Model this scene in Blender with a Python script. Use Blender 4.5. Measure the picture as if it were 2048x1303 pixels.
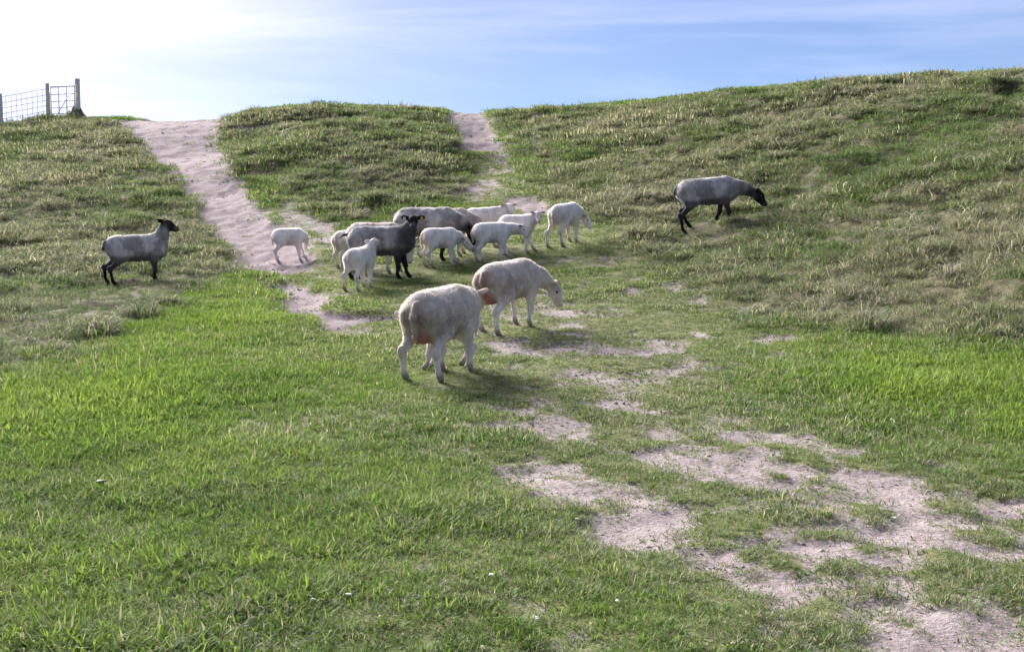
import bpy, math, random
import numpy as np
from mathutils import Vector, Matrix

for o in list(bpy.data.objects):
    bpy.data.objects.remove(o)
SC = bpy.context.scene
COL = SC.collection
RNG = np.random.default_rng(7)
random.seed(7)

# ------------------------------------------------------------------ camera
F, CX, CY = 2800.0, 1024.0, 651.5          # focal length and centre in photo pixels
CAM_H, HORIZ = 1.6, 328.0
PITCH = math.atan((CY - HORIZ) / F)
cam_d = bpy.data.cameras.new('camera')
cam_d.sensor_width = 36.0
cam_d.lens = F / 2048.0 * 36.0
cam_d.clip_start, cam_d.clip_end = 0.05, 9000.0
cam = bpy.data.objects.new('camera', cam_d)
COL.objects.link(cam)
cam.location = (0, 0, CAM_H)
cam.rotation_euler = (math.pi / 2 - PITCH, 0, 0)
SC.camera = cam

# ------------------------------------------------------------------ world, sun, exposure
SUN_AZ, SUN_EL = math.radians(-29), math.radians(23)   # azimuth from +Y, negative = towards -X
w = bpy.data.worlds.new('World'); SC.world = w; w.use_nodes = True
wn, wl = w.node_tree.nodes, w.node_tree.links
wn.clear()
def N(nodes, typ, **kw):
    n = nodes.new(typ)
    for k, v in kw.items():
        setattr(n, k, v)
    return n
sky = N(wn, 'ShaderNodeTexSky', sky_type='NISHITA', sun_disc=False, sun_elevation=SUN_EL, sun_rotation=SUN_AZ,
        altitude=5000.0, air_density=1.0, dust_density=1.2, ozone_density=5.0)
tc = N(wn, 'ShaderNodeTexCoord')
mp = N(wn, 'ShaderNodeMapping'); mp.inputs['Scale'].default_value = (1.0, 1.6, 9.0); mp.inputs['Rotation'].default_value = (0.0, math.radians(-7), 0.2)
ns = N(wn, 'ShaderNodeTexNoise'); ns.inputs['Scale'].default_value = 2.6; ns.inputs['Detail'].default_value = 7; ns.inputs['Roughness'].default_value = 0.55; ns.inputs['Distortion'].default_value = 0.5
cr = N(wn, 'ShaderNodeValToRGB'); cr.color_ramp.elements[0].position = 0.42; cr.color_ramp.elements[1].position = 0.74
mul = N(wn, 'ShaderNodeMath', operation='MULTIPLY'); mul.inputs[1].default_value = 0.55
mix = N(wn, 'ShaderNodeMix', data_type='RGBA', blend_type='MIX')
veil = N(wn, 'ShaderNodeMix', data_type='RGBA', blend_type='ADD'); veil.inputs['Factor'].default_value = 1.0
veil.inputs['B'].default_value = (3.6, 3.0, 3.0, 1)
bg = N(wn, 'ShaderNodeBackground'); bg.inputs['Strength'].default_value = 0.07
wo = N(wn, 'ShaderNodeOutputWorld')
wl.new(tc.outputs['Generated'], mp.inputs['Vector']); wl.new(mp.outputs[0], ns.inputs['Vector'])
wl.new(ns.outputs['Fac'], cr.inputs['Fac']); wl.new(cr.outputs['Color'], mul.inputs[0])
tint = N(wn, 'ShaderNodeMix', data_type='RGBA', blend_type='MULTIPLY'); tint.inputs['Factor'].default_value = 1.0; tint.inputs['B'].default_value = (0.14, 0.25, 0.37, 1)   # the camera's cool white balance
wl.new(sky.outputs[0], tint.inputs['A'])
wl.new(tint.outputs['Result'], veil.inputs['A'])
wl.new(mul.outputs[0], mix.inputs['Factor']); wl.new(tint.outputs['Result'], mix.inputs['A']); wl.new(veil.outputs['Result'], mix.inputs['B'])
# pale haze low over the horizon and the bright aureole that thin cloud spreads round the sun
SKY_S = 0.05
bg.inputs['Strength'].default_value = SKY_S
sep = N(wn, 'ShaderNodeSeparateXYZ'); wl.new(tc.outputs['Generated'], sep.inputs[0])
def wm(op, a, b=0.0):
    m = N(wn, 'ShaderNodeMath', operation=op)
    for i, v in enumerate((a, b)):
        if isinstance(v, bpy.types.NodeSocket): wl.new(v, m.inputs[i])
        else: m.inputs[i].default_value = v
    return m.outputs[0]
hz = wm('MULTIPLY', wm('EXPONENT', wm('MULTIPLY', wm('MAXIMUM', sep.outputs['Z'], 0.0), -22.0)), 0.32)
hz = wm('ADD', hz, 0.40)
hmix = N(wn, 'ShaderNodeMix', data_type='RGBA'); hmix.inputs['B'].default_value = (2.05, 2.5, 3.15, 1)
wl.new(hz, hmix.inputs['Factor']); wl.new(mix.outputs['Result'], hmix.inputs['A'])
dt = N(wn, 'ShaderNodeVectorMath', operation='DOT_PRODUCT'); wl.new(tc.outputs['Generated'], dt.inputs[0])
dt.inputs[1].default_value = (math.sin(SUN_AZ) * math.cos(SUN_EL), math.cos(SUN_AZ) * math.cos(SUN_EL), math.sin(SUN_EL))
au = wm('EXPONENT', wm('MULTIPLY', wm('ARCCOSINE', wm('MINIMUM', dt.outputs['Value'], 0.99999)), -1.0 / math.radians(7.0)))
aum = N(wn, 'ShaderNodeMix', data_type='RGBA', blend_type='MULTIPLY'); aum.inputs['Factor'].default_value = 1.0
aum.inputs['A'].default_value = (58, 43, 46, 1); wl.new(au, aum.inputs['B'])
tot = N(wn, 'ShaderNodeMix', data_type='RGBA', blend_type='ADD'); tot.inputs['Factor'].default_value = 1.0
wl.new(hmix.outputs['Result'], tot.inputs['A']); wl.new(aum.outputs['Result'], tot.inputs['B'])
wl.new(tot.outputs['Result'], bg.inputs['Color']); wl.new(bg.outputs[0], wo.inputs[0])

sun_d = bpy.data.lights.new('sun', 'SUN'); sun_d.energy = 3.3; sun_d.angle = math.radians(30.0); sun_d.color = (1.0, 0.95, 0.88)
sun = bpy.data.objects.new('sun', sun_d); COL.objects.link(sun)
sdir = Vector((math.sin(SUN_AZ) * math.cos(SUN_EL), math.cos(SUN_AZ) * math.cos(SUN_EL), math.sin(SUN_EL)))
sun.rotation_euler = sdir.to_track_quat('Z', 'Y').to_euler()
sun.location = (-20, 20, 25)
vs = SC.view_settings
vs.view_transform = 'Standard'; vs.look = 'None'; vs.exposure = 2.5; vs.gamma = 1.0; vs.use_curve_mapping = False

# ------------------------------------------------------------------ noise helpers (numpy)
def _hash(ix, iy, seed):
    h = (ix.astype(np.int64) * 374761393 + iy.astype(np.int64) * 668265263 + seed * 144665) & 0x7fffffff
    h = ((h ^ (h >> 13)) * 1274126177) & 0x7fffffff
    return ((h ^ (h >> 16)) & 0xffff) / 65535.0
def vnoise(x, y, seed=0):
    ix, iy = np.floor(x), np.floor(y)
    fx, fy = x - ix, y - iy
    fx = fx * fx * fx * (fx * (fx * 6 - 15) + 10); fy = fy * fy * fy * (fy * (fy * 6 - 15) + 10)
    a, b = _hash(ix, iy, seed), _hash(ix + 1, iy, seed)
    c, d = _hash(ix, iy + 1, seed), _hash(ix + 1, iy + 1, seed)
    return (a * (1 - fx) + b * fx) * (1 - fy) + (c * (1 - fx) + d * fx) * fy
def fbm(x, y, seed=0, octv=4, gain=0.5):
    s, amp, tot = 0.0, 1.0, 0.0
    for i in range(octv):
        c, sn = math.cos(0.6 * i), math.sin(0.6 * i)
        s = s + amp * vnoise((x * c - y * sn) * 2.03 ** i + 17.3 * i, (x * sn + y * c) * 2.03 ** i - 9.1 * i, seed + 13 * i)
        tot += amp; amp *= gain
    return s / tot
def sstep(a, b, x):
    t = np.clip((x - a) / (b - a), 0, 1)
    return t * t * (3 - 2 * t)

# ------------------------------------------------------------------ terrain: spline surface through surveyed points
def elev(py):
    return math.atan((CY - py) / F) - PITCH
def px_to_x(px, y, z):
    depth = y * math.cos(PITCH) - (z - CAM_H) * math.sin(PITCH)
    return (px - CX) / F * depth
SURVEY = {   # photo column: [(distance, height)...], (crest distance, crest photo row)
    -600: ([(12, 0.0), (19, 0.15), (27, 0.9), (35, 1.55)], (45, 325)),
    0:    ([(11, 0.0), (15, 0.03), (19, 0.15), (27, 0.93), (35, 1.72)], (45, 272)),
    120:  ([(12, 0.0), (19, 0.10), (23, 0.42), (27, 0.95), (35, 1.92)], (44, 238)),
    300:  ([(12, 0.0), (19, 0.05), (22, 0.33), (27, 0.93), (35, 1.95)], (44, 238)),
    430:  ([(12, 0.0), (19, 0.08), (22, 0.38), (27, 0.95), (35, 1.97)], (44, 239)),
    480:  ([(12, 0.0), (20, 0.18), (24, 0.6), (28, 1.1), (34, 2.05)], (42, 230)),
    545:  ([(12, 0.0), (20, 0.22), (24, 0.68), (28, 1.25), (34, 2.32)], (40.5, 216)),
    700:  ([(12, 0.0), (20, 0.25), (23, 0.58), (25, 0.86), (28, 1.42), (34, 2.55)], (40, 211)),
    840:  ([(12, 0.0), (20, 0.26), (23, 0.58), (26, 0.98), (30, 1.66), (35, 2.5)], (40.5, 216)),
    930:  ([(12, 0.0), (19, 0.22), (22, 0.48), (26, 0.88), (30, 1.33), (36, 2.28)], (42, 223)),
    1020: ([(12, 0.0), (19, 0.28), (22, 0.55), (26, 0.98), (30, 1.5), (36, 2.45)], (41, 222)),
    1150: ([(14, 0.04), (17, 0.2), (20, 0.50), (22, 0.7), (26, 1.18), (32, 2.14)], (38, 213)),
    1450: ([(12, 0.0), (15, 0.08), (18, 0.35), (21, 0.79), (24, 1.45), (28, 2.3)], (34, 180)),
    1800: ([(10, 0.0), (13, 0.15), (16, 0.65), (20, 1.42), (25, 2.45)], (30, 152)),
    2048: ([(9, 0.0), (11, 0.09), (13, 0.42), (17, 1.22), (22, 2.3)], (28, 141)),
    2600: ([(8, 0.02), (10, 0.3), (13, 1.0), (17, 1.95)], (25, 120)),
}
pts = []
for px, (prof, crest) in SURVEY.items():
    for y in (1.0, 3.0, 6.0):
        pts.append((px_to_x(px, max(y, 6.0), 0), y, 0.0))
    for y, z in prof:
        pts.append((px_to_x(px, y, z), y, z))
    yc, py = crest
    zc = CAM_H + yc * math.tan(elev(py))
    x = px_to_x(px, yc, zc)
    pts += [(x, yc, zc), (x * 1.1, yc + 5, zc - 0.02 * 5 - 0.15), (x * 1.3, yc + 14, zc - 1.7), (x * 1.5, yc + 26, 0.2), (x * 1.8, yc + 45, 0.0)]
for x in (-34, 34):
    for y in (1, 8):
        pts.append((x, y, 0.0 if x < 0 else 0.3 + 0.12 * y))
P = np.array(pts)
def _tps(r2):
    return np.where(r2 > 1e-9, r2 * np.log(r2 + 1e-12), 0.0)
_n = len(P)
_A = np.zeros((_n + 3, _n + 3))
_A[:_n, :_n] = _tps(((P[:, None, :2] - P[None, :, :2]) ** 2).sum(-1)) + np.eye(_n) * 0.15
_A[:_n, _n] = 1; _A[:_n, _n + 1:] = P[:, :2]; _A[_n, :_n] = 1; _A[_n + 1:, :_n] = P[:, :2].T
_W = np.linalg.solve(_A, np.concatenate([P[:, 2], [0, 0, 0]]))
def base_z_exact(x, y):
    x = np.asarray(x, float); y = np.asarray(y, float); sh = x.shape
    x, y = x.ravel(), y.ravel(); out = np.empty(len(x))
    for i in range(0, len(x), 20000):
        xx, yy = x[i:i + 20000], y[i:i + 20000]
        r2 = (xx[:, None] - P[None, :, 0]) ** 2 + (yy[:, None] - P[None, :, 1]) ** 2
        out[i:i + 20000] = _tps(r2) @ _W[:_n] + _W[_n] + _W[_n + 1] * xx + _W[_n + 2] * yy
    return out.reshape(sh)
# cache on a lattice
GX, GY = np.linspace(-36, 36, 145), np.linspace(0, 90, 181)
_gx, _gy = np.meshgrid(GX, GY, indexing='ij')
GZ = base_z_exact(_gx, _gy)
def bilin(G, x, y):
    fx = np.clip((np.asarray(x) - GX[0]) / (GX[1] - GX[0]), 0, len(GX) - 1.001)
    fy = np.clip((np.asarray(y) - GY[0]) / (GY[1] - GY[0]), 0, len(GY) - 1.001)
    i, j = fx.astype(int), fy.astype(int); a, b = fx - i, fy - j
    return (G[i, j] * (1 - a) + G[i + 1, j] * a) * (1 - b) + (G[i, j + 1] * (1 - a) + G[i + 1, j + 1] * a) * b
def base_z(x, y):
    return bilin(GZ, x, y)

def project(x, y, z):
    dy, dz = y, z - CAM_H
    dep = dy * math.cos(PITCH) - dz * math.sin(PITCH)
    up = dy * math.sin(PITCH) + dz * math.cos(PITCH)
    return CX + F * x / dep, CY - F * up / dep
def ray(px, py):
    a, b = (px - CX) / F, (CY - py) / F
    return np.array([a, math.cos(PITCH) + b * math.sin(PITCH), -math.sin(PITCH) + b * math.cos(PITCH)])
def ground_at(px, py, zf=base_z):
    """Where the view through a photo pixel meets the terrain."""
    r = ray(px, py)
    t = np.linspace(2.0, 60.0, 4000)
    h = CAM_H + r[2] * t - zf(r[0] * t, r[1] * t)
    k = np.argmax(h < 0) if (h < 0).any() else int(np.argmin(h))
    return np.array([r[0] * t[k], r[1] * t[k]])

# ------------------------------------------------------------------ land cover, all in ground coordinates
def world_poly(pix):
    return np.array([ground_at(*p) for p in pix])
def poly_dist(poly, x, y):
    """signed distance to polygon, negative inside, y compressed less than x is not needed"""
    x, y = np.asarray(x, float), np.asarray(y, float)
    best = np.full(x.shape, 1e9); inside = np.zeros(x.shape, bool)
    n = len(poly)
    for i in range(n):
        ax, ay = poly[i]; bx, by = poly[(i + 1) % n]
        ex, ey = bx - ax, by - ay
        t = np.clip(((x - ax) * ex + (y - ay) * ey) / (ex * ex + ey * ey + 1e-9), 0, 1)
        best = np.minimum(best, np.hypot(x - ax - t * ex, y - ay - t * ey))
        cond = ((ay > y) != (by > y)) & (x < ex * (y - ay) / (ey + 1e-12 * (ey == 0)) + ax)
        inside ^= cond
    return np.where(inside, -best, best)
PATHS = [world_poly(p) for p in (
    [(236, 242), (440, 243), (430, 290), (478, 345), (520, 400), (545, 440), (600, 470), (625, 510), (600, 545), (555, 548), (500, 536), (455, 505), (425, 455), (390, 410), (352, 360), (312, 320), (272, 280)],
    [(896, 228), (965, 228), (985, 262), (1010, 290), (1035, 325), (1010, 330), (980, 300), (925, 300), (905, 270)],
    [(525, 572), (590, 560), (625, 575), (660, 612), (760, 622), (830, 636), (760, 642), (650, 655), (630, 630), (560, 620), (560, 592)],
    [(1010, 392), (1080, 388), (1110, 405), (1105, 425), (1050, 425), (1015, 410)],
    [(545, 395), (590, 400), (640, 432), (700, 440), (690, 460), (640, 470), (560, 450)],
)]
for _i in (0, 1):                          # both tracks carry on over the crest
    _q = PATHS[_i]; PATHS[_i] = np.concatenate([_q[:1], _q[:1] + np.array([[-0.6, 9.0]]), _q[1:2] + np.array([[0.6, 9.0]]), _q[1:]])
PATH_W = [1.0, 0.95, 1.0, 0.7, 0.5]
def blobs(lst):
    out = []
    for cx, cy, rx, ry, wt in lst:
        c = ground_at(cx, cy); l = ground_at(cx - rx, cy); t = ground_at(cx, cy - ry); b = ground_at(cx, cy + ry)
        out.append((c[0], c[1], abs(c[0] - l[0]), max(0.5 * abs(t[1] - b[1]), 0.05), wt))
    return out
def blob_field(lst, x, y):
    s = np.zeros(np.shape(x))
    for cx, cy, rx, ry, wt in lst:
        q = ((x - cx) / rx) ** 2 + ((y - cy) / ry) ** 2
        s = np.maximum(s, wt * np.exp(-0.7 * q)) if wt > 0 else s + wt * np.exp(-0.7 * q)
    return s
BARE = blobs([(1720, 1080, 480, 200, .66), (1450, 900, 330, 70, .55), (1250, 730, 320, 60, .60), (1200, 610, 300, 40, .5), (1000, 690, 200, 40, .5), (1110, 965, 95, 45, 1.0), (1125, 862, 55, 24, 1.0), (1290, 1055, 110, 55, 1.0), (1240, 850, 60, 16, .7), (1400, 925, 180, 40, .85),
              (1600, 970, 190, 60, 1.0), (1780, 1040, 200, 60, .9), (1640, 1160, 230, 60, .8), (1900, 1200, 220, 100, .85), (1600, 1270, 160, 50, .8),
              (1950, 1010, 160, 40, .75), (1700, 1290, 260, 40, .8), (1590, 872, 70, 16, .95), (1740, 870, 90, 16, .6), (1230, 800, 70, 12, .85), (1150, 748, 75, 12, .85),
              (1010, 740, 90, 16, .75), (1110, 688, 120, 13, .85), (1270, 760, 60, 10, .6), (1530, 675, 65, 12, .85), (1430, 600, 60, 10, .85), (1370, 665, 50, 8, .6),
              (1050, 820, 60, 10, .5), (900, 900, 60, 14, .65), (980, 850, 50, 10, .6), (780, 805, 40, 8, .7), (560, 870, 60, 14, .75), (600, 1230, 200, 40, .42),
              (980, 1180, 120, 30, .35), (1180, 640, 80, 10, .6), (1000, 660, 60, 10, .6), (680, 545, 70, 14, .75), (640, 590, 60, 12, .6), (700, 500, 60, 16, .55),
              (950, 375, 60, 16, .8), (985, 345, 40, 12, .6), (930, 590, 60, 8, .5), (1150, 520, 90, 10, .4), (1210, 560, 60, 8, .45), (740, 660, 80, 10, .5),
              (1450, 830, 80, 12, .6), (1870, 910, 90, 14, .6), (1700, 930, 80, 14, .7), (640, 480, 60, 16, .7), (700, 400, 60, 12, .3), (1180, 255, 70, 9, .9), (540, 255, 60, 12, .5)])
LUSH = blobs([(120, 1150, 320, 170, .75), (520, 1120, 300, 120, .6), (880, 1060, 240, 90, .55), (300, 1290, 350, 60, .6), (180, 800, 330, 110, 1.0), (480, 640, 160, 70, .95), (640, 720, 170, 60, .7), (430, 930, 260, 70, .75), (800, 950, 160, 60, .55), (1850, 760, 260, 75, 1.0), (2080, 860, 120, 60, 1.0), (1600, 720, 140, 35, .7),
              (1180, 1200, 190, 80, .5), (330, 380, 60, 60, .5), (460, 590, 100, 40, .6), (830, 420, 80, 20, .7), (900, 340, 40, 30, .6), (1110, 300, 80, 40, .6), (820, 270, 50, 50, .5), (600, 350, 60, 60, .35),
              (1950, 300, 120, 50, .5)])
ROUGH_L = world_poly([(-600, 780), (0, 745), (150, 690), (300, 620), (420, 560), (470, 535), (430, 470), (340, 350), (255, 246), (120, 236), (-600, 262)])
ROUGH_M = world_poly([(450, 243), (540, 222), (840, 222), (880, 235), (900, 320), (920, 395), (800, 430), (690, 440), (570, 385), (490, 340), (440, 290)])
ROUGH_R = world_poly([(1010, 226), (1450, 184), (2048, 146), (2600, 125), (2700, 640), (2048, 690), (1800, 665), (1560, 640), (1400, 560), (1290, 500), (1220, 440), (1130, 400), (1060, 330)])
GRAZED = blobs([(885, 762, 120, 26, 1.0), (1020, 656, 95, 20, 1.0), (780, 556, 150, 20, .8), (1000, 512, 170, 22, 1.0), (1135, 487, 60, 14, .8), (580, 520, 60, 12, .8), (275, 590, 120, 40, 1.0), (1430, 470, 120, 22, .8)])
TROD = blobs([(900, 590, 420, 90, 1.0), (1200, 640, 330, 90, .9), (1150, 760, 300, 70, .8), (1000, 450, 120, 50, .6)])
def cover(x, y):
    """path, bare, lush and rough fractions at ground points"""
    wx = x + 0.35 * (fbm(x * 1.1, y * 0.7, 3) - 0.5) + 0.12 * (fbm(x * 5, y * 4, 31) - 0.5); wy = y + 0.9 * (fbm(x * 1.0 + 40, y * 0.6, 5) - 0.5) + 0.3 * (fbm(x * 5 + 9, y * 4, 37) - 0.5)
    path = np.zeros(np.shape(x))
    for pl, wt in zip(PATHS, PATH_W):
        path = np.maximum(path, wt * sstep(0.22, -0.22, poly_dist(pl, wx, wy)))
    rough = np.zeros(np.shape(x))
    for pl in (ROUGH_L, ROUGH_M, ROUGH_R):
        rough = np.maximum(rough, sstep(0.7, -0.6, poly_dist(pl, wx, wy)))
    bf = blob_field(BARE, wx, wy)
    nz = fbm(x * 2.1, y * 1.5, 11, 5, 0.6); n2 = fbm(x * 8, y * 6, 17, 3, 0.65)
    bare = sstep(0.38, 0.86, bf * 0.58 + (nz - 0.5) * 1.25 + (n2 - 0.5) * 1.05 + 0.245)
    bare *= sstep(0.05, 0.3, bf + 0.10 * (1 - rough))
    lush = np.clip(blob_field(LUSH, wx, wy) * (0.55 + 0.9 * fbm(x * 0.9, y * 0.6, 23)), 0, 1)
    bare = np.maximum(bare, path * sstep(0.10, 0.5, path + (n2 - 0.5) * 0.5))
    return path, bare, lush, rough
def terr_z(x, y):
    """terrain with its hummocks and hoof-trodden relief"""
    z = base_z(x, y)
    path, bare, lush, rough = cover(x, y)
    hum = np.maximum(fbm(x * 1.15, y * 0.9, 41, 3), 0.38)
    z = z + rough * ((0.22 + 0.12 * sstep(1.7, 2.9, z)) * (hum - 0.5) + (0.12 + 0.12 * sstep(1.7, 2.9, z)) * (fbm(x * 3.1, y * 2.6, 43, 3) - 0.5))
    z = z + (1 - rough) * 0.05 * (fbm(x * 0.8, y * 0.8, 47, 3) - 0.5)
    z = z + 0.035 * (fbm(x * 4.3, y * 4.3, 53, 3) - 0.5) * (0.4 + bare)
    z = z + path * (0.07 * (fbm(x * 2.4, y * 1.8, 57, 3) - 0.5) + 0.05 * (fbm(x * 6.5, y * 5, 59, 2) - 0.5))
    return z - 0.05 * bare * (1 - path) * 0.5 - 0.10 * path

# ------------------------------------------------------------------ materials
def new_mat(name):
    m = bpy.data.materials.new(name); m.use_nodes = True
    m.node_tree.nodes.clear()
    return m, m.node_tree.nodes, m.node_tree.links
def attr(nodes, name, typ='GEOMETRY'):
    return N(nodes, 'ShaderNodeAttribute', attribute_name=name, attribute_type=typ)
def rgbmix(nodes, links, fac, a, b, blend='MIX'):
    m = N(nodes, 'ShaderNodeMix', data_type='RGBA', blend_type=blend)
    for sock, v in (('Factor', fac), ('A', a), ('B', b)):
        if hasattr(v, 'is_output') or isinstance(v, bpy.types.NodeSocket):
            links.new(v, m.inputs[sock])
        elif sock == 'Factor':
            m.inputs[sock].default_value = v
        else:
            m.inputs[sock].default_value = (*v, 1)
    return m.outputs['Result']
def math_n(nodes, links, op, a, b, clamp=False):
    m = N(nodes, 'ShaderNodeMath', operation=op, use_clamp=clamp)
    for i, v in enumerate((a, b)):
        if isinstance(v, bpy.types.NodeSocket): links.new(v, m.inputs[i])
        else: m.inputs[i].default_value = v
    return m.outputs[0]
def noise_n(nodes, links, scale, detail=4, rough=0.6, vec=None):
    n = N(nodes, 'ShaderNodeTexNoise'); n.inputs['Scale'].default_value = scale; n.inputs['Detail'].default_value = detail; n.inputs['Roughness'].default_value = rough
    if vec is None:
        g = N(nodes, 'ShaderNodeNewGeometry'); vec = g.outputs['Position']
    links.new(vec, n.inputs['Vector'])
    return n.outputs['Fac']
def ramp(nodes, links, fac, stops):
    r = N(nodes, 'ShaderNodeValToRGB')
    el = r.color_ramp.elements
    while len(el) < len(stops): el.new(0.5)
    for e, (p, c) in zip(el, stops):
        e.position = p; e.color = (*c, 1)
    links.new(fac, r.inputs['Fac'])
    return r.outputs['Color']
def principled(nodes, links, color, rough=0.9, spec=0.2, normal=None):
    b = N(nodes, 'ShaderNodeBsdfPrincipled'); o = N(nodes, 'ShaderNodeOutputMaterial')
    if isinstance(color, bpy.types.NodeSocket): links.new(color, b.inputs['Base Color'])
    else: b.inputs['Base Color'].default_value = (*color, 1)
    b.inputs['Roughness'].default_value = rough; b.inputs['Specular IOR Level'].default_value = spec
    if normal is not None: links.new(normal, b.inputs['Normal'])
    links.new(b.outputs[0], o.inputs[0])
    return b
def bump(nodes, links, h, strength=0.5, dist=0.02):
    b = N(nodes, 'ShaderNodeBump'); b.inputs['Strength'].default_value = strength; b.inputs['Distance'].default_value = dist
    links.new(h, b.inputs['Height'])
    return b.outputs[0]
def simple_mat(name, c0, c1, scale, rough=0.85, spec=0.2, bstr=0.3, bd=0.005):
    m, n, l = new_mat(name)
    f = noise_n(n, l, scale)
    principled(n, l, ramp(n, l, f, [(0.3, c0), (0.7, c1)]), rough, spec, bump(n, l, f, bstr, bd))
    return m

def ground_material():
    m, n, l = new_mat('sandy_ground')
    f1 = noise_n(n, l, 3.0, 6, 0.65); f2 = noise_n(n, l, 38.0, 5, 0.7); f3 = noise_n(n, l, 9.0, 6, 0.7)
    soil = ramp(n, l, f1, [(0.3, (0.16, 0.132, 0.132)), (0.55, (0.270, 0.225, 0.234)), (0.75, (0.36, 0.305, 0.315))])
    soil = rgbmix(n, l, 0.55, soil, ramp(n, l, f2, [(0.32, (0.10, 0.083, 0.08)), (0.48, (0.265, 0.22, 0.228)), (0.7, (0.43, 0.375, 0.385))]))
    moss = ramp(n, l, f3, [(0.35, (0.055, 0.075, 0.022)), (0.55, (0.12, 0.135, 0.055)), (0.75, (0.23, 0.20, 0.12))])
    moss = rgbmix(n, l, 0.7, moss, rgbmix(n, l, 1.0, moss, ramp(n, l, f2, [(0.3, (0.45, 0.5, 0.4)), (0.7, (1.7, 1.6, 1.5))]), 'MULTIPLY'))
    thatch = ramp(n, l, f3, [(0.35, (0.05, 0.05, 0.025)), (0.7, (0.16, 0.14, 0.085))])
    soil = rgbmix(n, l, attr(n, 'path').outputs['Fac'], soil, rgbmix(n, l, 1.0, soil, (0.74, 0.70, 0.77), 'MULTIPLY'))   # the track is trodden down to a greyer, mauve sand
    turf = rgbmix(n, l, attr(n, 'rough').outputs['Fac'], moss, thatch)
    e = math_n(n, l, 'ADD', attr(n, 'bare').outputs['Fac'], math_n(n, l, 'MULTIPLY', math_n(n, l, 'SUBTRACT', f3, 0.5), 1.3))
    e = math_n(n, l, 'ADD', e, math_n(n, l, 'MULTIPLY', math_n(n, l, 'SUBTRACT', f2, 0.5), 0.9))
    r = N(n, 'ShaderNodeMapRange'); r.inputs['From Min'].default_value = 0.25; r.inputs['From Max'].default_value = 0.6
    l.new(e, r.inputs['Value'])
    col = rgbmix(n, l, r.outputs[0], turf, soil)
    h = math_n(n, l, 'ADD', math_n(n, l, 'MULTIPLY', f2, 0.8), math_n(n, l, 'MULTIPLY', f3, 0.5))
    principled(n, l, col, 0.95, 0.1, bump(n, l, h, 0.9, 0.03))
    return m
def grass_material(name, greens, straws, transl=0.4):
    m, n, l = new_mat(name)
    bl = attr(n, 'blade').outputs['Fac']
    big = noise_n(n, l, 0.7, 5, 0.65); fine = noise_n(n, l, 5.0, 3, 0.6)
    g = math_n(n, l, 'ADD', math_n(n, l, 'MULTIPLY', bl, 0.45), math_n(n, l, 'MULTIPLY', math_n(n, l, 'SUBTRACT', big, 0.17), 0.85))
    g = math_n(n, l, 'ADD', g, math_n(n, l, 'MULTIPLY', math_n(n, l, 'SUBTRACT', attr(n, 'lush', 'INSTANCER').outputs['Fac'], 0.35), 0.34))
    green = ramp(n, l, g, [(0.15, greens[0]), (0.45, greens[1]), (0.8, greens[2])])
    straw = ramp(n, l, attr(n, 'tone').outputs['Fac'], [(0.0, straws[0]), (0.6, straws[1]), (1.0, straws[2])])
    # how many blades are dead: per-place dryness against the blade's own number
    d = math_n(n, l, 'ADD', attr(n, 'dry', 'INSTANCER').outputs['Fac'], math_n(n, l, 'MULTIPLY', math_n(n, l, 'SUBTRACT', fine, 0.5), 0.5))
    d = math_n(n, l, 'SUBTRACT', d, attr(n, 'dead').outputs['Fac'])
    mr = N(n, 'ShaderNodeMapRange'); mr.inputs['From Min'].default_value = -0.06; mr.inputs['From Max'].default_value = 0.06
    l.new(d, mr.inputs['Value'])
    col = rgbmix(n, l, mr.outputs[0], green, straw)
    di = N(n, 'ShaderNodeBsdfDiffuse'); tr = N(n, 'ShaderNodeBsdfTranslucent'); gl = N(n, 'ShaderNodeBsdfGlossy'); gl.inputs['Roughness'].default_value = 0.6
    l.new(col, di.inputs['Color'])
    tcol = rgbmix(n, l, 1.0, col, (1.05, 1.05, 0.72), 'MULTIPLY'); l.new(tcol, tr.inputs['Color'])
    m1 = N(n, 'ShaderNodeMixShader'); m1.inputs[0].default_value = transl
    l.new(di.outputs[0], m1.inputs[1]); l.new(tr.outputs[0], m1.inputs[2])
    m2 = N(n, 'ShaderNodeMixShader'); m2.inputs[0].default_value = 0.02
    l.new(m1.outputs[0], m2.inputs[1]); l.new(gl.outputs[0], m2.inputs[2])
    o = N(n, 'ShaderNodeOutputMaterial'); l.new(m2.outputs[0], o.inputs[0])
    return m
M_GROUND = ground_material()
STRAW = [(0.16, 0.145, 0.115), (0.29, 0.28, 0.23), (0.42, 0.41, 0.355)]
M_LAWN = grass_material('lawn_grass', [(0.034, 0.080, 0.016), (0.100, 0.180, 0.036), (0.20, 0.282, 0.066)], STRAW)
M_ROUGH = grass_material('rough_grass', [(0.055, 0.086, 0.040), (0.110, 0.160, 0.070), (0.18, 0.245, 0.10)], STRAW)

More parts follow.
